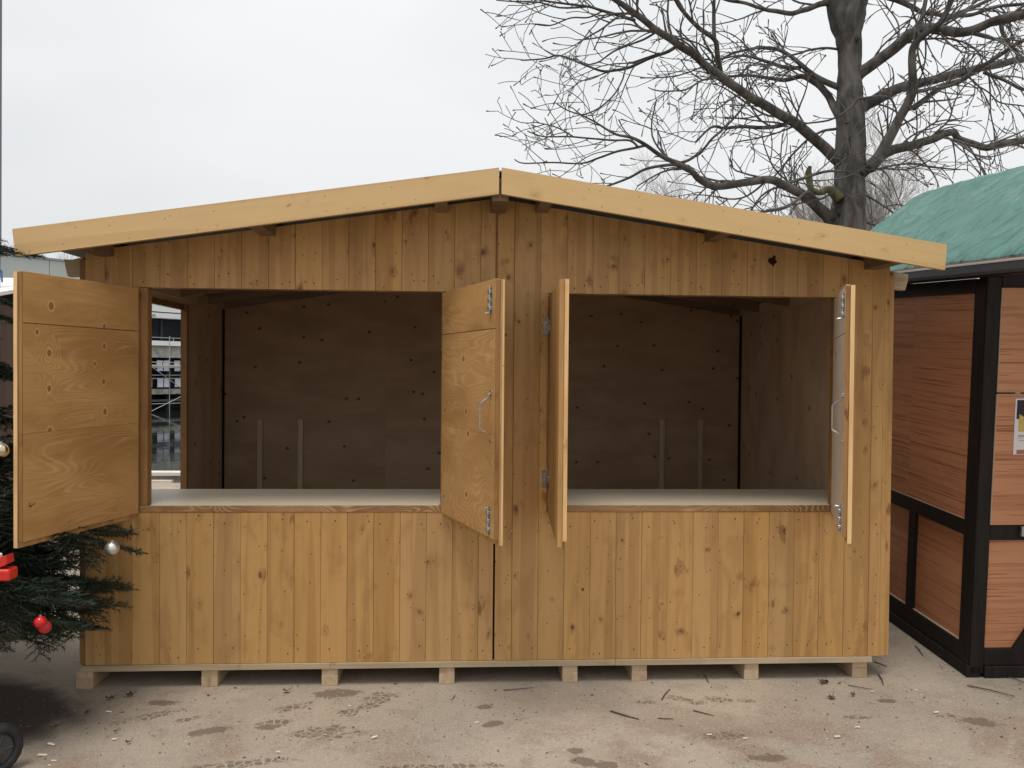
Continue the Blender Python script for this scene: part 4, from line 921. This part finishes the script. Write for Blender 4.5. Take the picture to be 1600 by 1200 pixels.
# ---------------------------------------------------------------- decorated fir tree
M['needle'] = plain('fir_needles', (.011, .026, .014), .55, .35, var=.4, scale=8); M['needle2'] = plain('fir_needles_young', (.020, .040, .022), .55, .35)
M['stem'] = plain('fir_stem', (.055, .042, .03), .8, .2)
fir = thing('fir_tree', 'dark green decorated fir tree leaning into the left edge in front of the hut', 'tree', (-.86, -.28, 0))
def bough(seed):
    r2 = random.Random(seed); m_ = MB()
    def needles(pts, dens):
        for a, b in zip(pts[:-1], pts[1:]):
            d = (b-a); L = d.length; n = int(L*dens); d.normalize(); o1 = d.orthogonal().normalized(); o2 = d.cross(o1)
            for i in range(n):
                p = a.lerp(b, r2.random()); an = r2.uniform(0, 2*math.pi); s_ = (o1*math.cos(an)+o2*math.sin(an)); s_.z = s_.z*.6+.18; s_.normalize()
                nd = (s_*.85+d*.75).normalized(); ln_ = r2.uniform(.018, .032); wv = nd.cross(s_+Vector((.1, .2, .3)))*1.0; wv = wv.normalized()*.0021
                q = p+nd*ln_; m_.add([p-wv, p+wv, q], [(0, 1, 2)], 1 if r2.random() < .75 else 2)
    def stem(p, d, L, r, lvl, droop):
        n = 9 if lvl < 1 else 7; pts = [p.copy()]; q = p.copy(); d = d.normalized(); rr = [r]
        for i in range(n):
            d = (d+Vector((r2.gauss(0, .05), r2.gauss(0, .05), droop+r2.gauss(0, .03)))).normalized(); q = q+d*L/n; pts.append(q.copy()); rr.append(max(.0014, r*(1-.8*(i+1)/n)))
            if lvl < 2 and i >= (1 if lvl == 0 else 0) and i < n:
                for sgn in (-1, 1):
                    sd_ = Vector((0, 0, 1)).cross(d).normalized()*sgn; fr = i/n
                    Lc = L*(.48 if lvl == 0 else .42)*(1-.55*fr)*r2.uniform(.75, 1.15)
                    stem(q, d*.75+sd_*.8+Vector((0, 0, r2.gauss(0, .08))), Lc, rr[-1]*.6, lvl+1, -.005)
        m_.tube(pts, rr, 4, 0, cap=False); needles(pts[(1 if lvl == 0 else 0):], 330 if lvl else 420)
    stem(Vector((0, 0, 0)), Vector((1, 0, .12)), 1.0, .011, 0, -.045)
    return m_.mesh('bough', [M['stem'], M['needle'], M['needle2']])
bs = [bough(k) for k in (1, 2, 3, 4)]
MB().tube([(0, 0, 0), (0, 0, 1.5), (.01, 0, 3.4)], [.055, .04, .01], 10).build('trunk', M['stem'], fir, smooth=True)
z_ = .60; lay = 0
while z_ < 3.3:
    Rr = 1.03*(1-(z_-.3)/3.25)**.85; nbr = 10 if z_ < 1.6 else 8; a0 = rnd.uniform(0, 6)
    for k_ in range(nbr):
        an = a0+k_*2*math.pi/nbr+rnd.uniform(-.15, .15); L = Rr*rnd.uniform(.85, 1.1); zz = z_+rnd.uniform(-.06, .06)
        # boughs that would run into the hut wall are cropped short
        ex = -.86+L*math.cos(an); ey = -.28+L*math.sin(an)
        if zz > .55 and math.cos(an) > -.35 and math.sin(an) < .15: L *= .45
        if L*math.cos(an) > (.53 if zz > .68 else .72): L *= (.53 if zz > .68 else .72)/(L*math.cos(an))
        ex = -.86+L*math.cos(an); ey = -.28+L*math.sin(an)
        if False: pass
        elif ey > -.06 and ex > -.1: L *= min(1, max(.45, (.78/abs(math.cos(an)+1e-6))/L))
        pitch_ = R(rnd.uniform(-16, 0)+(8 if z_ > 2 else 0))
        inst(rnd.choice(bs), 'bough', fir, Matrix.Translation((0, 0, zz+.10)) @ Matrix.Rotation(an, 4, 'Z') @ Matrix.Rotation(-pitch_ - R(4), 4, 'Y') @ Matrix.Scale(L, 4))
    z_ += .15; lay += 1
def reach(px, py, y, k_, roll=0, s_=1.0):
    """a long bough from the trunk whose tip ends at a given place"""
    d_ = ray(px, py); T = CAM+d_*((y-CAM.y)/d_.y); tip = T-Vector((-.86, -.28, 0)); L = math.hypot(tip.x, tip.y)*1.04; an = math.atan2(tip.y, tip.x)
    inst(bs[k_], 'bough', fir, Matrix.Translation((0, 0, tip.z+.115*L)) @ Matrix.Rotation(an, 4, 'Z') @ Matrix.Rotation(R(2), 4, 'Y') @ Matrix.Rotation(R(roll), 4, 'X') @ Matrix.Scale(L*.82, 4)); return T
reach(220, 815, -.30, 0); reach(178, 937, -.30, 1, 8); reach(200, 822, -.26, 3, 12); reach(165, 950, -.36, 3, -12); reach(170, 925, -.24, 2); reach(148, 960, -.5, 2); reach(128, 850, -.12, 3); reach(130, 900, -.5, 0); reach(115, 935, -.7, 0); reach(70, 955, -.8, 1); reach(25, 386, -.45, 2); reach(132, 965, -.38, 3); reach(150, 838, -.30, 1, -14)
for i in range(46):                 # dense lower skirt
    an = rnd.uniform(-2.0, .9); zz = rnd.uniform(.50, 1.0); L = rnd.uniform(.5, .70) if abs(an) < .9 else rnd.uniform(.55, .8)
    if L*math.cos(an) > .64: L = .64/math.cos(an)
    inst(rnd.choice(bs), 'bough', fir, Matrix.Translation((0, 0, zz+.03)) @ Matrix.Rotation(an, 4, 'Z') @ Matrix.Rotation(R(rnd.uniform(0, 16)), 4, 'Y') @ Matrix.Rotation(R(rnd.uniform(-30, 30)), 4, 'X') @ Matrix.Scale(L, 4))
# baubles
def bauble(px, py, y, r, mat, label, group='baubles on the fir tree'):
    d_ = ray(px, py); P = CAM+d_*((y-CAM.y)/d_.y); t_ = thing('bauble', label, 'bauble', P, group)
    bm = bmesh.new(); bmesh.ops.create_uvsphere(bm, u_segments=28, v_segments=18, radius=r); me = bpy.data.meshes.new('ball'); bm.to_mesh(me); bm.free(); me.materials.append(mat); me.polygons.foreach_set('use_smooth', [True]*len(me.polygons)); inst(me, 'ball', t_)
    MB().tube([(0, 0, r*.93), (0, 0, r*1.2)], r*.22, 10).build('cap', M['zinc'], t_); MB().tube([(0, 0, r*1.2), (.002, 0, r*1.9)], .0012, 4).build('thread', M['stem'], t_)
bauble(175, 857, -.42, .031, plain('satin_silver', (.62, .60, .58), .30, .5, metal=.85), 'silver bauble hanging under the tip of a fir bough in front of the planks')
bauble(63, 972, -.82, .0235, plain('red_glass_shiny', (.62, .018, .02), .16, .6, metal=.3), 'brighter left one of two red baubles low on the fir tree')
bauble(70, 980, -.80, .024, plain('red_satin', (.42, .015, .018), .32, .5), 'darker right one of two red baubles low on the fir tree')
bauble(1, 704, -.75, .030, plain('gold_mirror', (.60, .52, .36), .10, .5, metal=1), 'shiny gold bauble at the left edge beside the open shutter')
rb = MB(); a = atz(-8, 415, 3.7); b = atz(1, 425, 3.7); c = atz(4, 441, 3.7); d_ = Vector((.012, -.01, .002))
rb.add([a, a+d_, b+d_*1.3, b-d_*.2, c+d_*.4, c-d_*.6], [(0, 1, 2, 3), (3, 2, 4, 5)]); ro_ = rb.build('ribbon', plain('light_blue_ribbon', (.16, .34, .62), .5, .4)); ro_.modifiers.new('s', 'SOLIDIFY').thickness = .0015
tag(ro_, 'light blue ribbon end hanging from the top bough at the left edge', 'ribbon')

# ---------------------------------------------------------------- red hand cart at the left edge
cart = thing('hand_cart', 'red hand cart with a black rubber wheel cut off by the lower left edge', 'cart', (.05, -.86, 0))
M['red'] = plain('red_enamel', (.55, .022, .015), .35, .5, var=.1, scale=30); M['rubber'] = plain('black_rubber', (.018, .018, .02), .6, .4, var=.3, scale=40); M['rimgrey'] = plain('dark_rim', (.045, .045, .05), .4, .5)
def wheel(loc):
    wv = bpy.data.objects.new('wheel', None); COL.objects.link(wv); wv.parent = cart; wv.location = loc; wv.rotation_euler = (0, 0, R(-38))
    ty = MB(); N = 40; prof = [(-.026, .062), (-.028, .080), (-.020, .093), (0, .0965), (.020, .093), (.028, .080), (.026, .062)]; n_ = len(prof)
    for k_ in range(N):
        t = 2*math.pi*k_/N
        for (x, r_) in prof: rr = r_+(.0015 if k_ % 2 and r_ > .09 else 0); ty.v.append((x, rr*math.cos(t), rr*math.sin(t)))
    for k_ in range(N):
        for i in range(n_): ty.f.append((k_*n_+i, k_*n_+(i+1) % n_, ((k_+1) % N)*n_+(i+1) % n_, ((k_+1) % N)*n_+i)); ty.m.append(0)
    ty.build('tyre', M['rubber'], wv, smooth=True)
    rm = MB(); rm.tube([(-.018, 0, 0), (-.016, 0, 0), (.016, 0, 0), (.018, 0, 0)], [.056, .063, .063, .056], 28); rm.tube([(-.034, 0, 0), (.034, 0, 0)], .018, 14); rm.tube([(-.042, 0, 0), (.042, 0, 0)], .008, 10)
    for k_ in range(5):
        t = k_*2*math.pi/5; rm.tube([(.019, .02*math.cos(t), .02*math.sin(t)), (.019, .055*math.cos(t), .055*math.sin(t))], .005, 6)
    rm.build('rim', M['rimgrey'], wv)
wheel((-.005, .0, .097)); wheel((-.60, .42, .097))
MB().box((-.62, -.035, .752), (.066, .03, .797), c=.006).build('rail', M['red'], cart); m_ = MB(); m_.prism([(-.62, .805), (.030, .805), (.056, .818), (.052, .850), (.04, .846), (.0, .832), (-.62, .832)], -.03, .02); m_.build('upper_rail', M['red'], cart)
MB().box((-.03, -.022, .834), (.018, .012, .852), c=.004).build('end_cap', plain('white_plastic', (.8, .8, .78), .4, .4), cart)
MB().tube([(-.25, .1, .11), (-.25, .0, .76)], .014, 10).build('upright', M['red'], cart); MB().tube([(-.55, .3, .11), (-.55, .0, .76)], .014, 10).build('upright', M['red'], cart); MB().tube([(-.6, .42, .097), (.0, .01, .097)], .010, 8).build('axle', M['rimgrey'], cart)

# ---------------------------------------------------------------- litter on the ground
def gpt(px, py): d_ = ray(px, py); P = CAM+d_*(-CAM.z/d_.z); P.z = hgt(P.x, P.y); return P
M['leaf'] = plain('dead_leaf', (.085, .058, .035), .8, .2, var=.3, scale=80); M['dtwig'] = plain('fallen_twig', (.09, .065, .05), .8, .2); M['chip'] = plain('pale_wood_chip', (.72, .66, .52), .7, .2)
for (x0, y0, x1, y1, r_, lab) in ((954, 1113, 998, 1126, .004, 'straight brown twig on the ground below the second beam right of the middle'), (1034, 1095, 1047, 1078, .003, 'short dark twig on damp ground below the hut, standing steepest'), (1083, 1112, 1115, 1120, .003, 'brown twig lying slightly bent before the right half of the hut'),
                                  (787, 1080, 833, 1076, .0025, 'thin twig lying level below the middle of the hut'), (1511, 1073, 1585, 1090, .0035, 'long twig in front of the timber-framed stall'), (1325, 1072, 1364, 1079, .0025, 'pale-tipped straw by the rightmost foot beam'), (1372, 1055, 1380, 1072, .004, 'short dark stick right of the rightmost foot beam'),
                                  (1028, 1124, 1052, 1125, .0025, 'tiny twig left of the bent brown twig'), (1366, 1036, 1386, 1043, .003, 'dark twig behind the rightmost foot beam'), (1430, 1017, 1442, 1030, .003, 'dark twig between the hut and the timber-framed stall'), (705, 1095, 711, 1087, .002, 'tiny upright-looking twig below the middle foot beam'), (1100, 1056, 1107, 1068, .003, 'short twig under the floor edge near the third beam from the right'), (1570, 1058, 1600, 1068, .003, 'twig end at the right edge against the stall base')):
    a, b = gpt(x0, y0), gpt(x1, y1); mid = (a+b)/2+Vector((rnd.uniform(-.006, .006), rnd.uniform(-.008, .008), .002)); up_ = Vector((0, 0, r_+.003))
    o = MB().tube([a+up_, mid+up_, b+up_], [r_, r_*.9, r_*.6], 6).build('fallen_twig', M['dtwig'], loc=tuple(a)); tag(o, lab, 'twig', 'fallen twigs on the ground')
def leaf(px, py, s_, lab, seed):
    r2 = random.Random(seed); P = gpt(px, py); m_ = MB(); n_ = 11; pts = [(0, 0, .012)]
    for k_ in range(n_):
        t = 2*math.pi*k_/n_; q = s_*(1.0 if k_ % 2 else .6)*r2.uniform(.8, 1.2); pts.append((q*math.cos(t), q*math.sin(t)*.8, max(.004, .010+r2.uniform(-.006, .014))))
    m_.add(pts, [(0, 1+k_, 1+(k_+1) % n_) for k_ in range(n_)]); m_.tube([(0, 0, .012), (s_*.8, s_*1.2, .012), (s_, s_*1.6, .02)], .0013, 4)
    o = m_.build('dead_leaf', M['leaf']); o.location = P; tag(o, lab, 'leaf', 'dead leaves on the ground')
for q in ((447, 1083, .022, 'curled dead leaf with its stalk before the second foot beam'), (1288, 1068, .032, 'large crumpled brown leaf left of the rightmost foot beam'), (1300, 1092, .026, 'smaller crumpled leaf just in front of the large crumpled one'), (171, 1094, .020, 'dark leaf in front of the leftmost foot beam'), (202, 1089, .022, 'long dark leaf fragment right of the leftmost foot beam'),
          (83, 1140, .020, 'soggy leaf clump near the cart wheel'), (180, 1146, .010, 'tiny leaf beside a pale chip in the left foreground'), (1333, 1088, .014, 'small leaf right of the two crumpled leaves'), (134, 1117, .014, 'torn leaf between the wheel and the leftmost beam'), (200, 1163, .012, 'leaf scrap in the left foreground stain')):
    leaf(*q, seed=int(q[0]))
for (px, py, s_, lab) in ((585, 1154, .014, 'brightest white chip before the left hatch'), (435, 1177, .010, 'small white chip left of the brightest one'), (1463, 1115, .016, 'white chip in front of the timber-framed stall'), (1108, 1150, .012, 'pale chip on a brown patch right of the middle'), (1164, 1156, .011, 'pale chip next to the right-hand patch'), (1308, 1153, .013, 'pale splinter before the right hatch'), (745, 1131, .009, 'pale splinter below the middle joint'),
                          (66, 1182, .018, 'long pale wood chip close to the cart wheel'), (80, 1165, .016, 'dull wood chip above the long pale one'), (84, 1191, .010, 'small upright pale chip near the bottom edge'), (179, 1157, .010, 'pale flake left of centre of the left foreground'), (1362, 1082, .010, 'white fleck at the end of the straw'), (170, 1114, .013, 'pale chip in front of the leftmost beam'), (1340, 1138, .011, 'thin pale splinter in the right foreground')):
    P = gpt(px, py); a_ = rnd.uniform(-.5, .5); m_ = MB(); m_.prism([(-s_, -s_*.25), (s_*.9, -s_*.3), (s_, s_*.2), (-s_*.8, s_*.3)], .001, .005, ax='z'); o = m_.build('wood_chip', M['chip']); o.location = P+Vector((0, 0, .004)); o.rotation_euler = (rnd.uniform(-.2, .2), rnd.uniform(-.2, .2), a_); tag(o, lab, 'wood chip', 'pale wood chips on the ground')
gr = MB()
for i in range(3600):
    x = rnd.uniform(-.6, 5.6); y = rnd.uniform(-1.15, .25) if rnd.random() < .9 else rnd.uniform(.2, 2)
    if y > 0 and -.05 < x < 4.05 and rnd.random() < .6: continue
    s_ = abs(rnd.gauss(0, .0016))+.0008; a_ = rnd.uniform(0, 6.28); e_ = rnd.uniform(1, 3.2) if rnd.random() < .4 else 1; c_, n_ = math.cos(a_), math.sin(a_); zz = hgt(x, y)+.003
    q = [(x+c_*s_*e_, y+n_*s_*e_, zz), (x-n_*s_, y+c_*s_, zz), (x-c_*s_*e_, y-n_*s_*e_, zz), (x+n_*s_, y-c_*s_, zz), (x, y, zz+s_*.9)]
    gr.add(q, [(0, 1, 4), (1, 2, 4), (2, 3, 4), (3, 0, 4)], rnd.choice((0, 0, 0, 0, 0, 1, 1, 1, 1, 2) if s_ < .004 else (0, 1)))
stuff(gr.build('grit', [M['dtwig'], plain('grit_grey', (.30, .26, .21), .9, .2), M['chip']]))
